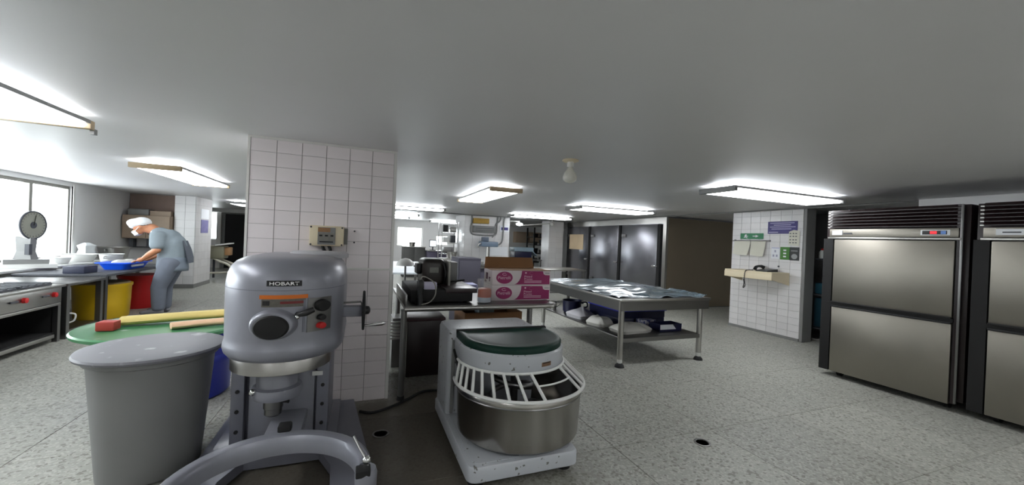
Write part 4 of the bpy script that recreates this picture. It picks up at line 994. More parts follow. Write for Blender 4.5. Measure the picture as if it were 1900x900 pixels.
MB().box(6.53, 6.56, 4.55, 5.47, 1.015, 1.12, 0.003).build('front_panel', M_cream, t)
for y in (4.55, 5.445): MB().plate([(6.56, y, 1.12), (6.56, y, 1.02), (FX-0.001, y, 0.93), (FX-0.001, y, 1.12)], (0, 0.025, 0)).build('side_panel', M_cream, t, 0)
t = thing('telephone', 'black desk telephone with coiled cord hanging over the shelf edge', 'telephone', (6.78, 4.85, 1.15))
MB().plate([(6.66, 4.72, 1.15), (6.93, 4.72, 1.15), (6.93, 4.72, 1.2), (6.66, 4.72, 1.17)], (0, 0.22, 0)).build('body', M_black, t, 0)
MB().tube([(6.7, 4.98, 1.185), (6.74, 4.99, 1.22), (6.8, 4.99, 1.235), (6.88, 4.99, 1.235), (6.93, 4.99, 1.215)], [0.032, 0.026, 0.02, 0.026, 0.034], 12).build('handset', M_black, t)
cp = smoothpath([(6.68, 5.0, 1.165), (6.58, 5.02, 1.16), (6.515, 5.03, 1.13), (6.51, 5.04, 1.0), (6.51, 5.02, 0.88), (6.51, 5.05, 0.84), (6.51, 5.035, 0.92), (6.51, 5.045, 0.99)], 14)
MB().tube([p+Vector((0.0, 0.008*math.cos(i*1.9), 0.008*math.sin(i*1.9))) for i, p in enumerate(cp)], 0.006, 6).build('coiled_cord', M_black, t)
tag(MB().lathe([(0.016, -0.01), (0.016, 0)], (FX, 4.745, 1.25), 12, 'x').build('wall_socket', M_ink), 'small dark round socket on the tiled wall above the telephone', 'socket')

# nook beside the refrigerator
t = thing('nook_shelf', 'dark rack in the nook between tiled wall and refrigerator', 'rack', (7.75, 3.9, 0))
for x, y in ((7.45, 3.3), (7.45, 4.5), (8.1, 3.3), (8.1, 4.5)): MB().box(x-0.02, x+0.02, y-0.02, y+0.02, 0, 1.9).build('post', M_ink, t, 0)
for z in (0.2, 0.78, 1.4): MB().box(7.42, 8.13, 3.27, 4.53, z, z+0.025).build('shelf', M_ink, t, 0)
tag(MB().box(7.5, 8.0, 3.9, 4.45, 0.226, 0.74, 0.02).build('storage_tub', mat('dark_teal_plastic', (36, 70, 84), 0.45)), 'dark teal tub on the lowest board of the nook rack', 'tub')
tag(MB().box(7.5, 8.0, 3.95, 4.45, 0.806, 1.0, 0.02).build('storage_tub', mat('teal_plastic', (48, 92, 108), 0.45)), 'shallow teal tub on the middle board of the nook rack', 'tub')
t = thing('bottle', 'small white bottle with red cap on the top board of the nook rack', 'bottle', (7.55, 4.4, 1.425))
MB().lathe([(0.04, 1.426), (0.045, 1.44), (0.045, 1.54), (0.02, 1.57)], (7.55, 4.38, 0), 18).build('body', M_white, t)
MB().lathe([(0.022, 1.57), (0.022, 1.6)], (7.55, 4.38, 0), 14).build('cap', M_red, t)

# floor drains
for (x, y, lab) in ((2.53, 2.25, 'round floor drain in the open floor near the refrigerators'), (0.2, 3.08, 'small dark floor drain beside the grey mixer base')):
    t = thing('floor_drain', lab, 'drain', (x, y, 0), 'floor drains')
    MB().lathe([(0.062, 0.0), (0.062, 0.004), (0.05, 0.005), (0.046, 0.002)], (x, y, 0), 28).build('ring', M_steeld, t)
    MB().lathe([(0.046, 0.0005), (0.046, 0.002)], (x, y, 0), 24).build('grate', M_blackm, t)

# ================================================================== LEFT ROW: STOVE, TABLES, DRUMS
t = thing('stove', 'grey steel gas range with red knobs and open black cavity', 'stove', (-4.0, 5.6, 0))
SY0, SY1 = 4.4, 6.66
MB().box(-4.5, -3.46, SY0, SY1, 0.69, 0.72, 0.005).build('hob', M_steel, t)
MB().box(-3.52, -3.49, SY0, SY1-0.02, 0.5, 0.69, 0.004).build('control_panel', M_steel, t)
MB().box(-3.53, -3.47, SY0, SY1-0.06, 0.465, 0.497, 0.004).build('drip_rail', M_steel, t)
MB().box(-4.48, -4.44, SY0, SY1-0.03, 0.08, 0.69).build('back_panel', M_blackm, t, 0)
MB().box(-4.44, -3.56, SY0, SY0+0.03, 0.08, 0.69).build('side_panel', M_blackm, t, 0)
MB().box(-4.44, -3.56, SY1-0.06, SY1-0.03, 0.08, 0.69).build('side_panel', M_blackm, t, 0)
MB().box(-4.44, -3.53, SY0+0.03, SY1-0.06, 0.09, 0.12).build('bottom_shelf', M_blackm, t, 0)
MB().box(-3.54, -3.5, SY0, SY1-0.1, 0.06, 0.105, 0.004).build('bottom_rail', M_steel, t)
for x in (-4.46, -3.52):
    for y in (SY0+0.04, SY1-0.04): MB().box(x-0.025, x+0.025, y-0.025, y+0.025, 0, 0.69).build('leg', M_steeld, t, 0)
for y in (5.0, 5.45, 5.98, 6.44):
    k = MB().lathe([(0.032, 0), (0.03, 0.03), (0.014, 0.035)], (-3.49, y+0.06, 0.606), 16, 'x').build('knob', M_red, t)
    MB().box(-3.49, -3.475, y-0.13, y-0.02, 0.595, 0.617, 0.004).build('lever', M_ink, t)
for i in range(4):
    for j in range(2):
        cy, cx = SY0+0.32+i*0.54, -4.22+j*0.46
        g = MB().box(cx-0.2, cx+0.2, cy-0.235, cy-0.2, 0.735, 0.755).build('grate', M_ink, t, 0)
        for q in (-0.12, 0.0, 0.12, 0.22): MB().box(cx-0.2, cx+0.2, cy+q-0.018, cy+q+0.018, 0.735, 0.755).build('grate_bar', M_ink, g, 0)
        for q in (-0.19, 0.19): MB().box(cx+q-0.02, cx+q+0.02, cy-0.235, cy+0.24, 0.722, 0.742).build('grate_foot', M_ink, g, 0)
        MB().lathe([(0.08, 0.72), (0.07, 0.733), (0.02, 0.736)], (cx, cy, 0), 18).build('burner', M_blackm, t)
def worktable(x0, x1, y0, y1, z, label, mt=M_steeld, shelf=None, lw=0.03):
    t = thing('work_table', label, 'table', ((x0+x1)/2, (y0+y1)/2, 0))
    MB().box(x0, x1, y0, y1, z-0.035, z, 0.004).build('table_top', mt, t)
    for x in (x0+0.05, x1-0.05):
        for y in (y0+0.05, y1-0.05): MB().box(x-lw, x+lw, y-lw, y+lw, 0, z-0.035).build('leg', M_steeld, t, 0)
    if shelf: MB().box(x0+0.05, x1-0.05, y0+0.05, y1-0.05, shelf-0.02, shelf).build('lower_shelf', M_steeld, t, 0)
    return t
worktable(-4.5, -3.46, 6.7, 7.5, 0.72, 'narrow steel table between the stove and the tub table', shelf=0.1)
worktable(-4.5, -3.48, 7.55, 9.75, 0.755, 'dark-topped table under the bright blue tub', M_ink)
worktable(-5.18, -4.56, 4.6, 11.2, 0.79, 'long pale counter under the windows', mat('pale_counter', (206, 206, 204), 0.4))
def drum(cx, cy, r_, z0, h, m_, label, lid=None):
    t = thing('plastic_drum', label, 'drum', (cx, cy, z0), 'drums under the left tables')
    MB().lathe([(r_*0.9, z0), (r_*0.93, z0+0.02), (r_*0.97, z0+h*0.5), (r_*0.99, z0+h*0.9), (r_*1.03, z0+h*0.93), (r_*1.03, z0+h), (r_*0.95, z0+h)], (cx, cy, 0), 36).build('body', m_, t)
    if lid: MB().lathe([(r_*0.94, z0+h), (r_*0.93, z0+h+0.02), (0.01, z0+h+0.03)], (cx, cy, 0), 32).build('lid', lid, t)
drum(-4.02, 7.16, 0.28, 0.101, 0.4, M_yellow, 'yellow drum half hidden behind the table legs next to the jug')
drum(-3.86, 8.28, 0.345, 0.0, 0.55, M_yellow, 'large yellow drum under the blue tub table', mat('brown_lid', (120, 104, 78), 0.6))
drum(-3.78, 9.22, 0.3, 0.0, 0.6, M_red, 'red drum under the table beside the worker')
t = thing('jug', 'white enamel jug on the low shelf beside the stove leg', 'jug', (-3.62, 6.96, 0.101))
MB().lathe([(0.075, 0.101), (0.085, 0.12), (0.08, 0.26), (0.07, 0.33), (0.075, 0.345), (0.065, 0.34)], (-3.64, 6.9, 0), 24).build('body', M_white, t)
MB().tube(smoothpath([(-3.56, 6.93, 0.3), (-3.51, 6.95, 0.28), (-3.52, 6.95, 0.2), (-3.57, 6.93, 0.17)]), 0.01).build('handle', M_white, t)

# blue tub with food
t = thing('tub', 'bright blue rectangular plastic tub the worker reaches into', 'tub', (-3.85, 8.5, 0.755))
Z0 = 0.756
def frustum(x0, x1, y0, y1, z0, z1, d, th, m_, t, nm):
    b = MB()
    o1 = rrect(x0+d, x1-d, y0+d, y1-d, 0.06); o2 = rrect(x0, x1, y0, y1, 0.06); i2 = rrect(x0+th, x1-th, y0+th, y1-th, 0.05); i1 = rrect(x0+d+th, x1-d-th, y0+d+th, y1-d-th, 0.05)
    b.rings([[(x, y, z0) for x, y in o1], [(x, y, z1) for x, y in o2], [(x, y, z1) for x, y in i2], [(x, y, z0+0.012) for x, y in i1]])
    return b.build(nm, m_, t)
frustum(-3.96, -3.56, 8.28, 9.05, Z0, Z0+0.12, 0.06, 0.015, M_bluebright, t, 'body')
MB().rings([[(x, y, z) for x, y in rrect(-3.96-e, -3.56+e, 8.28-e, 9.05+e, 0.07)] for e, z in ((0.0, Z0+0.1), (0.03, Z0+0.105), (0.03, Z0+0.118), (0.0, Z0+0.122))], False, False).build('rim', M_bluebright, t)
MB().box(-3.575, -3.56, 8.42, 8.8, Z0+0.045, Z0+0.08).build('white_print', M_signwhite, t, 0)
def lump(name, cx, cy, z, rx, ry, rz, m_, label, cat, seed=1):
    b = MB(); rs = []
    for i in range(1, 9):
        t_ = math.pi*i/9
        rs.append([(cx+rx*math.sin(t_)*math.cos(a)*(1+0.12*math.sin(3*a+seed)), cy+ry*math.sin(t_)*math.sin(a)*(1+0.1*math.sin(4*a+seed*2)), z+rz*(1-math.cos(t_))) for a in [2*math.pi*k/18 for k in range(18)]])
    return tag(b.rings(rs).build(name, m_, None, 60), label, cat)
lump('dough_piece', -3.76, 8.5, Z0+0.013, 0.11, 0.13, 0.075, M_bag, 'white lump of dough at the near end of the blue tub', 'dough', 1)
lump('dough_piece', -3.76, 8.81, Z0+0.013, 0.11, 0.13, 0.07, M_bag, 'white lump of dough at the far end of the blue tub', 'dough', 4)
tag(MB().box(-4.02, -3.78, 7.64, 7.96, 0.756, 0.86, 0.006).build('storage_box', mat('slate_box', (42, 46, 68), 0.5)), 'slate blue box on the dark table just before the blue tub', 'box')
# on the window counter
CZ = 0.791
t = thing('dial_scale', 'old white dial scale with round clock face before the window', 'scale', (-4.75, 8.2, CZ))
sc_c = Vector((-4.73, 8.2, 0))
def rotbox(c, hx, hy, z0, z1, ang, r_=0.0):
    ca, sa = math.cos(ang), math.sin(ang)
    P = [(c[0]+x*ca-y*sa, c[1]+x*sa+y*ca) for x, y in ((-hx, -hy), (hx, -hy), (hx, hy), (-hx, hy))]
    return MB().prism(P, z0, z1)
rotbox(sc_c, 0.3, 0.2, CZ, CZ+0.06, 0.6).build('foot', M_white, t, 0)
rotbox(sc_c, 0.22, 0.15, CZ+0.06, CZ+0.13, 0.6).build('platform', M_greytrim, t, 0)
pl_ = MB().rings([[(sc_c.x+dx*w3, sc_c.y+dy*w3, z) for dx, dy in ((-0.1, -0.08), (0.1, -0.08), (0.1, 0.08), (-0.1, 0.08))] for w3, z in ((1.0, CZ+0.13), (0.75, CZ+0.25), (0.85, CZ+0.46))]).build('neck', M_greytrim, t, 0)
MB().box(-4.69, -4.64, 8.1, 8.16, CZ+0.2, CZ+0.36).build('neck_plate', M_ink, t, 0)
n = Vector((0.99, -0.14, 0)).normalized(); tx = Vector((-n.y, n.x, 0)); c = Vector((-4.67, 8.2, 1.44))
def disc(ds, m_, nm, par):
    rs = [[tuple(c+n*d+tx*(r_*math.cos(2*math.pi*k/36))+Vector((0, 0, r_*math.sin(2*math.pi*k/36)))) for k in range(36)] for r_, d in ds]
    return MB().rings(rs).build(nm, m_, par)
dr = disc([(0.15, -0.34), (0.195, -0.32), (0.203, -0.05), (0.212, -0.04), (0.216, 0.0), (0.205, 0.012)], M_white, 'drum_housing', t)
disc([(0.2, 0.0), (0.198, 0.014)], mat('aged_dial', (150, 150, 136), 0.4, var=0.1), 'dial_face', dr)
disc([(0.05, 0.012), (0.05, 0.018)], M_ink, 'dial_hub', dr)
MB().tube([c+n*0.012+tx*(0.208*math.cos(2*math.pi*k/40))+Vector((0, 0, 0.208*math.sin(2*math.pi*k/40))) for k in range(40)], 0.012, 8, True).build('bezel', M_ink, dr)
for k in range(24):
    a = 2*math.pi*k/24; p = c+n*0.015+tx*(0.185*math.cos(a))+Vector((0, 0, 0.185*math.sin(a))); q = c+n*0.015+tx*(0.165*math.cos(a))+Vector((0, 0, 0.165*math.sin(a)))
    MB().tube([p, q], 0.003, 4).build('tick', M_ink, dr)
MB().tube([c+n*0.02, c+n*0.02+tx*0.03+Vector((0, 0, 0.15))], 0.004, 6).build('pointer', M_blackm, dr)
def basin(cx, cy, z, r_, h, m_, label, cat='basin', name='basin', extra=None):
    t = thing(name, label, cat, (cx, cy, z))
    MB().lathe([(r_*0.75, z), (r_*0.8, z+0.01), (r_*0.97, z+h*0.95), (r_*1.05, z+h), (r_*0.95, z+h*0.97), (r_*0.76, z+0.02)], (cx, cy, 0), 32).build('body', m_, t)
    if extra:
        for s_ in (-1, 1): MB().tube(smoothpath([(cx, cy+s_*r_*0.95, z+h*0.8), (cx, cy+s_*(r_+0.06), z+h*0.8), (cx, cy+s_*(r_+0.06), z+h*0.65), (cx, cy+s_*r_*0.93, z+h*0.65)]), 0.01).build('handle', m_, t)
    return t
basin(-4.84, 9.62, CZ, 0.24, 0.14, M_white, 'wide white basin on the window counter, nearest the window end')
basin(-4.84, 9.05, CZ, 0.18, 0.11, M_white, 'small white basin between the scale and the wide basin')
basin(-4.84, 10.72, CZ, 0.26, 0.24, M_steel, 'large steel pot with side handles at the far end of the counter', 'pot', 'pot', True)
basin(-4.3, 9.45, 0.756, 0.17, 0.2, M_white, 'white pot on the dark table behind the blue tub', 'pot', 'pot', True)
t = thing('plastic_bag', 'crumpled clear plastic bags on the counter at the window corner', 'bag', (-4.95, 10.0, CZ))
lump_b = MB(); 
lump_b.rings([[(-5.0+rx*0.8*math.cos(a)*(1+0.2*math.sin(3*a)), 10.14+rx*math.sin(a)*(1+0.25*math.sin(5*a)), z) for a in [2*math.pi*k/20 for k in range(20)]] for rx, z in ((0.13, CZ+0.0), (0.16, CZ+0.1), (0.12, CZ+0.2), (0.15, CZ+0.28), (0.05, CZ+0.33))]).build('bag', mat('cloudy_plastic', (220, 224, 226), 0.3, bump=0.5, bscale=10), t, 60)

# beige cupboards on the back wall
t = thing('wall_cupboard', 'pair of beige wall cupboards on the rear wall above the worker', 'cupboard', (-4.72, 11.9, 1.2))
MB().box(-5.18, -4.28, 11.75, 12.095, 1.2, 1.75).build('carcass', M_cab, t, 0)
for x0, x1 in ((-5.17, -4.74), (-4.72, -4.29)):
    d = MB().box(x0, x1, 11.725, 11.75, 1.215, 1.735, 0.004).build('door', M_cab, t)
    MB().box(x1-0.05 if x0 < -5 else x0+0.03, x1-0.03 if x0 < -5 else x0+0.05, 11.71, 11.725, 1.3, 1.4).build('handle', M_ink, d, 0)
tag(MB().box(-5.12, -4.72, 11.8, 12.08, 1.751, 1.9, 0.02).build('grey_tin', M_greytrim), 'rounded grey tin stored on top of the wall cupboards', 'tin')
tag(MB().box(-4.7, -4.3, 11.8, 12.08, 1.751, 1.87, 0.004).build('flat_box', M_cab), 'flat beige box stored on top of the wall cupboards', 'box')
struct('trim_5', MB().box(-5.19, -4.27, 12.06, 12.098, 1.76, 2.27), M_brick)
t = thing('wall_rack', 'dark pot rack on the rear wall under the cupboards', 'rack', (-4.75, 11.95, 0.8))
MB().box(-5.1, -4.35, 11.85, 12.09, 0.98, 1.0).build('shelf', M_ink, t, 0)
for x in (-5.05, -4.72, -4.4): MB().box(x-0.04, x+0.04, 11.85, 12.0, 1.0, 1.19).build('upright', M_ink, t, 0)
t = thing('notice', 'white and violet notices on the side of the rear left pillar', 'notice', (-3.82, 12.4, 1.4))
MB().box(-3.826, -3.82, 12.2, 12.75, 1.75, 2.0).build('white_sheet', M_signwhite, t, 0)
MB().box(-3.826, -3.82, 12.22, 12.72, 1.38, 1.72).build('violet_sheet', mat('violet_print', (120, 116, 160), 0.6, var=0.3, scale=12), t, 0)

# machine in the passage
t = thing('dough_divider', 'pale machine with bent tubular legs in the passage by the dark door', 'machine', (-3.75, 14.0, 0))
MB().box(-4.15, -3.75, 13.8, 14.3, 0.62, 1.0, 0.03).build('body', mat('khaki_grey_enamel', (140, 138, 118), 0.5), t)
MB().plate([(-3.95, 13.75, 1.0), (-3.62, 13.75, 1.06), (-3.62, 14.3, 1.06), (-3.95, 14.3, 1.0)], (0, 0, 0.04)).build('tray', M_white, t, 0)
MB().box(-3.76, -3.62, 13.9, 14.2, 0.72, 0.96, 0.02).build('motor', mat('tan_enamel', (170, 130, 90), 0.5), t)
for y in (13.85, 14.25):
    MB().tube(smoothpath([(-4.0, y, 0.64), (-3.85, y, 0.55), (-3.6, y, 0.42), (-3.56, y, 0.2), (-3.56, y, 0.02)]), 0.035, 10).build('leg', mat('cream_tube', (216, 212, 196), 0.4), t)
    MB().tube([(-4.1, y, 0.62), (-4.1, y, 0.02)], 0.03, 10).build('leg', M_ink, t)
MB().tube([(-4.1, 13.85, 0.2), (-3.56, 13.85, 0.22)], 0.03, 10).build('stretcher', mat('cream_tube', (216, 212, 196), 0.4), t)

# ================================================================== PERSON
def blob(name, caps, ells, voxel, m_, parent, smooth_it=4):
    """one continuous surface grown from tapered limbs and ellipsoids"""
    b = MB()
    for pts, rs_ in caps:
        q = [Vector(p) for p in pts]
        b.tube(q, list(rs_), 14)
        for p, r_ in zip(q, rs_): b.sph(tuple(p), r_*0.995, 14, 10)
    for c, r_ in ells: b.sph(c, r_, 20, 14)
    bmesh.ops.recalc_face_normals(b.bm, faces=list(b.bm.faces))
    me = bpy.data.meshes.new(name); b.bm.to_mesh(me); b.bm.free()
    o = bpy.data.objects.new(name, me); COL.objects.link(o)
    md = o.modifiers.new('r', 'REMESH'); md.mode = 'VOXEL'; md.voxel_size = voxel; md.use_smooth_shade = True
    sm = o.modifiers.new('s', 'SMOOTH'); sm.iterations = smooth_it; sm.factor = 0.5
    dg = bpy.context.evaluated_depsgraph_get()
    m2 = bpy.data.meshes.new_from_object(o.evaluated_get(dg))
    bpy.data.objects.remove(o)
    m2.name = name; m2.materials.clear(); m2.materials.append(m_)
    for p in m2.polygons: p.use_smooth = True
    o = bpy.data.objects.new(name, m2); COL.objects.link(o); o.parent = parent
    return o
pr = thing('person', 'person in grey-blue work clothes, white cap and mask, bending over the blue tub', 'person', (0, 0, 0))
def arm(s):
    sh, el, wr = (-0.05, s*0.17, 1.34), (-0.03, s*0.23, 1.10), (-0.20, s*0.13, 0.955)
    caps = [([sh, el], (0.062, 0.05)), ([el, (-0.12, s*0.18, 1.025), wr], (0.05, 0.047, 0.031)), ([wr, (-0.245, s*0.12, 0.925)], (0.031, 0.036)), ([(-0.225, s*0.09, 0.935), (-0.265, s*0.1, 0.915)], (0.024, 0.026))]
    for k, (dy, ln) in enumerate(((-0.03, 0.075), (-0.01, 0.085), (0.01, 0.08), (0.03, 0.062))):
        x0, y0 = -0.262, s*0.115+dy*0.9
        caps.append(([(x0, y0, 0.918), (x0-ln*0.5, y0, 0.905), (x0-ln*0.85, y0, 0.88)], (0.0105, 0.0098, 0.0085)))
    caps.append(([(-0.225, s*0.09, 0.93), (-0.25, s*0.055, 0.912), (-0.285, s*0.05, 0.9)], (0.013, 0.012, 0.01)))
    return caps
HCt = (-0.205, 0, 1.515)
body_caps = arm(1)+arm(-1)+[([(-0.07, 0, 1.36), (-0.12, 0, 1.425), (-0.165, 0, 1.475)], (0.075, 0.062, 0.062)),
    ([(0.09, 0, 0.92), (0.08, 0, 1.1), (0.0, 0, 1.3)], (0.15, 0.15, 0.15)), ([(-0.05, -0.14, 1.33), (-0.05, 0.14, 1.33)], (0.08, 0.08))]
for s in (-1, 1): body_caps.append(([(0.08, s*0.09, 0.9), (-0.04, s*0.1, 0.5), (-0.03, s*0.1, 0.09)], (0.105, 0.072, 0.05)))
HM = Matrix.Translation((-0.285, 0, 1.47)) @ Matrix.Rotation(math.radians(-34), 4, 'Y') @ Matrix.Translation((0.2, 0, -1.5))
def hp(p): return tuple(HM @ Vector(p))
def hsph(c, r_, u=16, v=12):
    b = MB().sph(c, r_, u, v)
    for q in b.bm.verts: q.co = HM @ q.co
    return b
body_caps.append(([(-0.06, 0, 1.36), (-0.17, 0, 1.43), hp((-0.17, 0, 1.46)), hp((-0.19, 0, 1.5))], (0.075, 0.065, 0.064, 0.075)))
body_ells = [((-0.265, 0, 1.49), (0.092, 0.078, 0.1)), (hp((-0.2, 0, 1.53)), (0.095, 0.078, 0.095)), (hp((-0.262, 0, 1.455)), (0.05, 0.052, 0.05)), (hp((-0.303, 0, 1.495)), (0.018, 0.016, 0.022)),
    (hp((-0.19, 0.08, 1.5)), (0.02, 0.012, 0.03)), (hp((-0.19, -0.08, 1.5)), (0.02, 0.012, 0.03))]
blob('body', body_caps, body_ells, 0.0095, M_skin, pr, 2)
for s in (-1, 1): hsph((-0.29, s*0.034, 1.518), (0.009, 0.014, 0.009)).build('eye', M_blackm, pr)
hsph((-0.165, 0, 1.54), (0.1, 0.084, 0.095)).build('hair', mat('dark_hair', (34, 28, 26), 0.6), pr)
blob('cap', [], [(hp((-0.2, 0, 1.585)), (0.118, 0.1, 0.082)), (hp((-0.145, 0, 1.57)), (0.1, 0.102, 0.09)), (hp((-0.265, 0, 1.56)), (0.05, 0.075, 0.04))], 0.011, M_capw, pr, 3)
b = MB().rings([[(-0.29+0.034*math.cos(a)-0.012, 0.064*math.sin(a), 1.452+dz) for a in [math.pi/2+math.pi*k/10 for k in range(11)]] + [(-0.27+0.014*math.cos(a), 0.058*math.sin(a), 1.452+dz) for a in [1.5*math.pi-math.pi*k/10 for k in range(11)]] for dz in (-0.04, -0.01, 0.034)])
for q in b.bm.verts: q.co = HM @ q.co
b.build('face_mask', M_capw, pr)
for s in (-1, 1): MB().tube([hp((-0.285, s*0.064, 1.47)), hp((-0.19, s*0.086, 1.51))], 0.004, 6).build('mask_strap', M_capw, pr)
tun = [([(0.075, 0, 0.88), (0.075, 0, 1.0), (0.065, 0, 1.16), (0.01, 0, 1.3), (-0.08, 0, 1.375)], (0.17, 0.172, 0.178, 0.165, 0.115)), ([(-0.04, -0.15, 1.33), (-0.04, 0.15, 1.33)], (0.098, 0.098))]
for s in (-1, 1): tun.append(([(-0.045, s*0.17, 1.34), (-0.035, s*0.215, 1.18)], (0.09, 0.082)))
tn = blob('tunic', tun, [((0.1, 0, 1.18), (0.13, 0.17, 0.2))], 0.014, M_uniform, pr, 3)
blob('collar', [([(-0.14, -0.065, 1.40), (-0.11, 0, 1.44), (-0.14, 0.065, 1.40), (-0.17, 0.0, 1.36), (-0.14, -0.065, 1.40)], (0.024,)*5)], [], 0.008, M_capw, pr)
# apron: wrapped skirt with a loose tail behind
rs = []
for z, r_, fl_ in ((0.98, 0.172, 0.0), (0.9, 0.176, 0.02), (0.8, 0.178, 0.05), (0.74, 0.174, 0.06)):
    o_ = [(0.075+r_*math.cos(a)*(1+fl_*max(0, math.cos(a))), r_*math.sin(a)*0.98, z+0.0) for a in [2*math.pi*k/36 for k in range(36)]]
    rs.append(o_)
ap = MB().rings(rs, False, False).build('apron', M_apron, pr, 60)
md = ap.modifiers.new('thickness', 'SOLIDIFY'); md.thickness = 0.006
MB().rings([[(0.21, -0.09, 1.27), (0.215, 0.09, 1.27)], [(0.25, -0.12, 1.12), (0.255, 0.12, 1.12)], [(0.275, -0.12, 0.98), (0.28, 0.13, 0.98)], [(0.285, -0.09, 0.88), (0.29, 0.1, 0.88)]], False, False, closed=False).build('apron_tail', M_uniformd, pr, 60)
pr.children[-1].modifiers.new('thickness', 'SOLIDIFY').thickness = 0.008
trs = []
for s in (-1, 1): trs.append(([(0.08, s*0.085, 0.88), (0.0, s*0.1, 0.6), (-0.035, s*0.105, 0.45), (-0.03, s*0.105, 0.12)], (0.128, 0.105, 0.09, 0.078)))
blob('trousers', trs, [((0.1, 0, 0.88), (0.15, 0.17, 0.12))], 0.013, M_uniformd, pr, 3)
for s in (-1, 1): blob('shoe', [([(-0.01, s*0.105, 0.045), (-0.1, s*0.11, 0.045), (-0.2, s*0.115, 0.036)], (0.045, 0.046, 0.036))], [((-0.02, s*0.105, 0.08), (0.05, 0.042, 0.05))], 0.009, M_binlid, pr, 2)
pr.location = (-3.13, 8.48, 0); pr.scale = (1.22, 1.12, 1.0)

# ================================================================== REAR OF THE KITCHEN
worktable(0.5, 1.45, 7.3, 10.6, 0.85, 'long white-topped table behind the pillar and black machine', mat('white_top', (206, 212, 218), 0.35))
worktable(2.45, 3.75, 8.8, 10.0, 0.86, 'steel table in front of the rear centre pillar', M_steeld, 0.3)
worktable(3.85, 5.3, 8.4, 9.2, 0.86, 'steel table behind the far end of the covered table', M_steel, 0.3)
worktable(4.7, 6.1, 12.6, 13.4, 0.88, 'steel table beside the rear right pillar', M_steeld)
worktable(2.3, 3.0, 11.3, 12.2, 0.9, 'small steel table left of the rear centre pillar', M_steel, 0.35)
def unit(name, x0, x1, y0, y1, z0, z1, m_, label, cat, ndoor=2, top=None):
    t = thing(name, label, cat, ((x0+x1)/2, (y0+y1)/2, z0))
    MB().box(x0, x1, y0, y1, z0, z1).build('body', m_, t, 0)
    w3 = (x1-x0)/ndoor
    for k in range(ndoor):
        d = MB().box(x0+k*w3+0.012, x0+(k+1)*w3-0.012, y0-0.02, y0, z0+0.06, z1-0.05, 0.004).build('door', m_, t)
        MB().box(x0+(k+0.8)*w3, x0+(k+0.8)*w3+0.02, y0-0.04, y0-0.02, (z0+z1)/2, (z0+z1)/2+0.12).build('handle', M_ink, d, 0)
    if top: MB().box(x0-0.02, x1+0.02, y0-0.03, y1+0.02, z1, z1+0.03).build('top', top, t, 0)
    return t
unit('counter', 1.5, 2.3, 14.9, 15.5, 0, 1.12, mat('dark_grey_laminate', (86, 86, 84), 0.5), 'dark grey counter below the rear window', 'counter', 2, M_steel)
unit('cabinet', 1.6, 2.0, 6.6, 7.2, 0, 1.17, mat('slate_violet_metal', (66, 64, 76), 0.5), 'slate metal cabinet standing behind the black machine', 'cabinet', 1)
unit('cabinet', 2.55, 3.0, 9.0, 9.5, 0.302, 0.8, mat('violet_grey_metal', (96, 92, 112), 0.5), 'violet-grey cabinet under the steel table at the rear pillar', 'cabinet', 1)
unit('cupboard', 7.14, 7.82, 17.8, 18.18, 1.45, 1.99, M_cab, 'left pinkish-beige cupboard on the dark rear wall', 'cupboard', 1)
unit('cupboard', 7.88, 8.55, 17.8, 18.18, 1.45, 1.99, M_cab, 'right pinkish-beige cupboard on the dark rear wall', 'cupboard', 1)
unit('counter', 2.35, 3.05, 14.6, 15.3, 0, 1.0, mat('violet_grey_metal', (96, 92, 112), 0.5), 'violet-grey counter beside the dark one at the rear', 'counter', 2, M_steel)
t = thing('monitor', 'small lit monitor on the violet-grey rear counter', 'monitor', (2.55, 14.9, 1.03))
MB().box(2.44, 2.72, 14.86, 14.9, 1.16, 1.42, 0.006).build('casing', M_ink, t)
MB().box(2.46, 2.70, 14.855, 14.86, 1.18, 1.40).build('screen', M_screen, t, 0)
MB().box(2.56, 2.6, 14.88, 14.92, 1.05, 1.2).build('stand', M_ink, t, 0)
MB().box(2.48, 2.68, 14.82, 14.98, 1.031, 1.05).build('foot', M_ink, t, 0)
basin(1.85, 15.2, 1.151, 0.12, 0.16, M_steel, 'steel bowl on the dark grey rear counter', 'bowl', 'bowl')
basin(2.6, 11.6, 0.901, 0.15, 0.2, M_steel, 'steel pot on the small table left of the rear pillar', 'pot', 'pot', True)
basin(2.82, 9.5, 0.861, 0.14, 0.1, M_white, 'white bowl on the steel table before the rear pillar', 'bowl', 'bowl')
basin(3.4, 9.3, 0.861, 0.16, 0.12, M_steel, 'steel bowl on the steel table before the rear pillar', 'bowl', 'bowl')
t = thing('wire_rack', 'tall chrome wire rack left of the rear centre pillar', 'rack', (2.75, 12.8, 0))
for x in (2.45, 2.98):
    for y in (12.5, 13.1): MB().cyl((x, y, 0), (x, y, 2.05), 0.016, n=8).build('post', M_chrome, t)
for z in (0.5, 1.0, 1.35, 1.7, 2.0):
    sh_ = MB().box(2.44, 2.99, 12.49, 12.505, z-0.015, z+0.01).build('shelf', M_chrome, t, 0)
    for k in range(7): MB().box(2.44, 2.99, 12.52+k*0.09, 12.53+k*0.09, z-0.006, z+0.004).build('wire', M_chrome, sh_, 0)
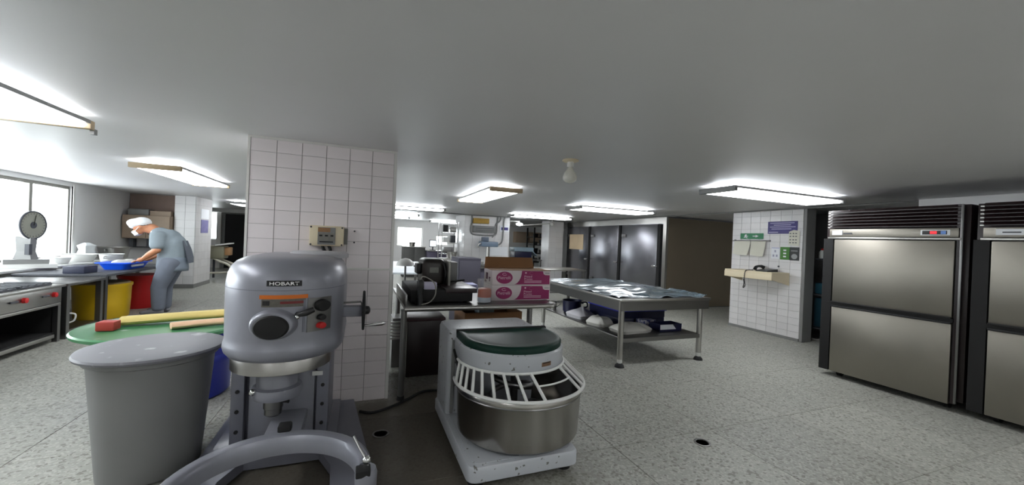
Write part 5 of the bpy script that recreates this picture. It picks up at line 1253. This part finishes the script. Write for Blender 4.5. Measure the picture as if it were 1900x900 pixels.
for k, (x, z, w3, h, m_, l) in enumerate(((2.5, 1.72, 0.16, 0.22, M_black, 'black tin on the upper board of the wire rack'), (2.75, 1.72, 0.18, 0.16, M_steel, 'steel tin on the upper board of the wire rack'), (2.52, 1.37, 0.2, 0.18, M_white, 'white tin on the middle board of the wire rack'), (2.78, 1.37, 0.14, 0.24, M_ink, 'grey tin on the middle board of the wire rack'), (2.55, 1.02, 0.3, 0.2, M_steeld, 'wide steel tin on the lower board of the wire rack'))):
    tag(MB().box(x, x+w3, 12.6, 12.9, z, z+h, 0.01).build('tin', m_), l, 'tin', 'tins on the wire rack')
# electrics on the rear centre pillar
RY = 11.935
t = thing('electrical_panel', 'large grey electrical cabinet high on the rear centre pillar', 'electrical panel', (3.68, 11.9, 1.75))
MB().box(3.3, 4.02, 11.8, RY, 1.74, 1.95, 0.008).build('box', M_greytrim, t)
MB().box(3.36, 3.96, 11.79, 11.8, 1.86, 1.875).build('slot', M_ink, t, 0)
MB().box(3.36, 3.96, 11.79, 11.8, 1.8, 1.81).build('slot', M_ink, t, 0)
tag(MB().box(3.3, 3.78, 11.75, RY, 2.02, 2.18, 0.004).build('junction_crate', mat('yellow_wood', (178, 142, 62), 0.6, var=0.2)), 'yellow wooden box under the ceiling on the rear pillar', 'box')
t = thing('sign', 'white sign with blue block on the right of the rear centre pillar', 'sign', (4.37, RY, 1.8))
MB().box(4.2, 4.53, RY-0.012, RY, 1.79, 2.0).build('panel', M_signwhite, t, 0)
MB().box(4.25, 4.49, RY-0.016, RY-0.012, 1.85, 1.94).build('blue_block', M_signblue, t, 0)
t = thing('sign', 'large white sheet with small blue mark low on the rear pillar', 'sign', (4.1, RY, 1.0))
MB().box(3.75, 4.5, RY-0.008, RY, 1.02, 1.3).build('panel', M_signwhite, t, 0)
MB().box(3.8, 3.9, RY-0.012, RY-0.008, 1.14, 1.22).build('blue_mark', mat('sky_blue_print', (90, 140, 210), 0.6), t, 0)
for i, pts in enumerate(([(3.25, 2.27), (3.25, 2.05), (3.22, 1.9), (3.24, 1.72), (3.4, 1.66), (3.9, 1.66), (4.08, 1.72), (4.1, 2.0), (4.12, 2.27)], [(4.22, 2.27), (4.2, 2.15), (4.05, 2.0), (4.06, 1.75), (3.95, 1.6)], [(4.36, 2.27), (4.33, 2.1), (4.32, 1.78), (4.3, 1.5), (4.2, 1.38), (4.02, 1.36)])):
    tag(MB().tube(smoothpath([(x, RY-0.025, z) for x, z in pts], 5), 0.024, 8).build('wall_conduit', M_greytrim), ('thick grey conduit looping under the electrical cabinet', 'short grey conduit dropping right of the electrical cabinet', 'grey conduit bending down beside the blue block sign')[i], 'conduit', 'conduits on the rear pillar')
t = thing('slicing_machine', 'blue-grey slicing machine on the small pedestal before the rear pillar', 'machine', (3.7, 11.6, 0))
MB().box(3.45, 4.0, 11.4, 11.75, 1.3, 1.46, 0.03).build('body', mat('blue_grey_enamel', (104, 120, 140), 0.4), t)
MB().box(3.52, 3.7, 11.45, 11.7, 1.46, 1.6, 0.02).build('motor', mat('slate_enamel', (86, 96, 112), 0.4), t)
MB().cyl((3.72, 11.58, 0.05), (3.72, 11.58, 1.3), 0.06).build('pedestal', M_steel, t)
MB().lathe([(0.22, 0), (0.2, 0.04), (0.06, 0.06)], (3.72, 11.58, 0), 24).build('foot', M_steeld, t)
MB().tube(smoothpath([(3.46, 11.45, 1.4), (3.36, 11.42, 1.36), (3.36, 11.42, 1.26)]), 0.02).build('lever', M_steel, t)
t = thing('bread_slicer', 'blue and white appliance on the table beside the rear right pillar', 'appliance', (5.4, 13.0, 0.88))
MB().box(5.1, 5.75, 12.75, 13.2, 0.881, 1.15, 0.02).build('body', M_navy, t)
MB().box(5.05, 5.8, 12.7, 13.2, 1.15, 1.3, 0.02).build('hood', mat('pale_blue_enamel', (150, 172, 186), 0.4), t)
MB().plate([(5.78, 12.74, 1.15), (5.95, 12.74, 1.0), (5.98, 12.74, 1.0), (5.82, 12.74, 1.16)], (0, 0.4, 0)).build('chute', mat('pale_blue_enamel', (150, 172, 186), 0.4), t, 0)
# dark pot rack by the cold room
t = thing('pot_rack', 'dark storage rack crowded with pans beside the rear right pillar', 'rack', (7.15, 14.65, 0))
for x in (6.53, 7.78):
    for y in (14.3, 15.0): MB().box(x-0.025, x+0.025, y-0.025, y+0.025, 0, 2.1).build('post', M_blackm, t, 0)
for z in (0.3, 0.7, 1.05, 1.4, 1.72): MB().box(6.5, 7.81, 14.28, 15.02, z-0.025, z).build('shelf', M_blackm, t, 0)
rnd = random.Random(11)
for zi, z in enumerate((0.7, 1.05, 1.4, 1.72)):
    for k in range(4):
        cx = 6.7+k*0.3; r_ = 0.1+rnd.random()*0.04; h = 0.1+rnd.random()*0.12
        m_ = rnd.choice((M_blackm, M_steeld, M_ink, M_steel)); nm = {'matt_black': 'black', 'worn_steel': 'dull steel', 'grey_ink': 'dark grey', 'brushed_steel': 'bright steel'}[m_.name]
        basin(cx, 14.55, z+0.001, r_, h, m_, '%s pan, %s from the left on the %s board of the dark rack' % (nm, ('first', 'second', 'third', 'fourth')[k], ('lowest laden', 'second laden', 'third laden', 'top')[zi]), 'pan', 'pan')['group'] = 'pans on the dark rack'
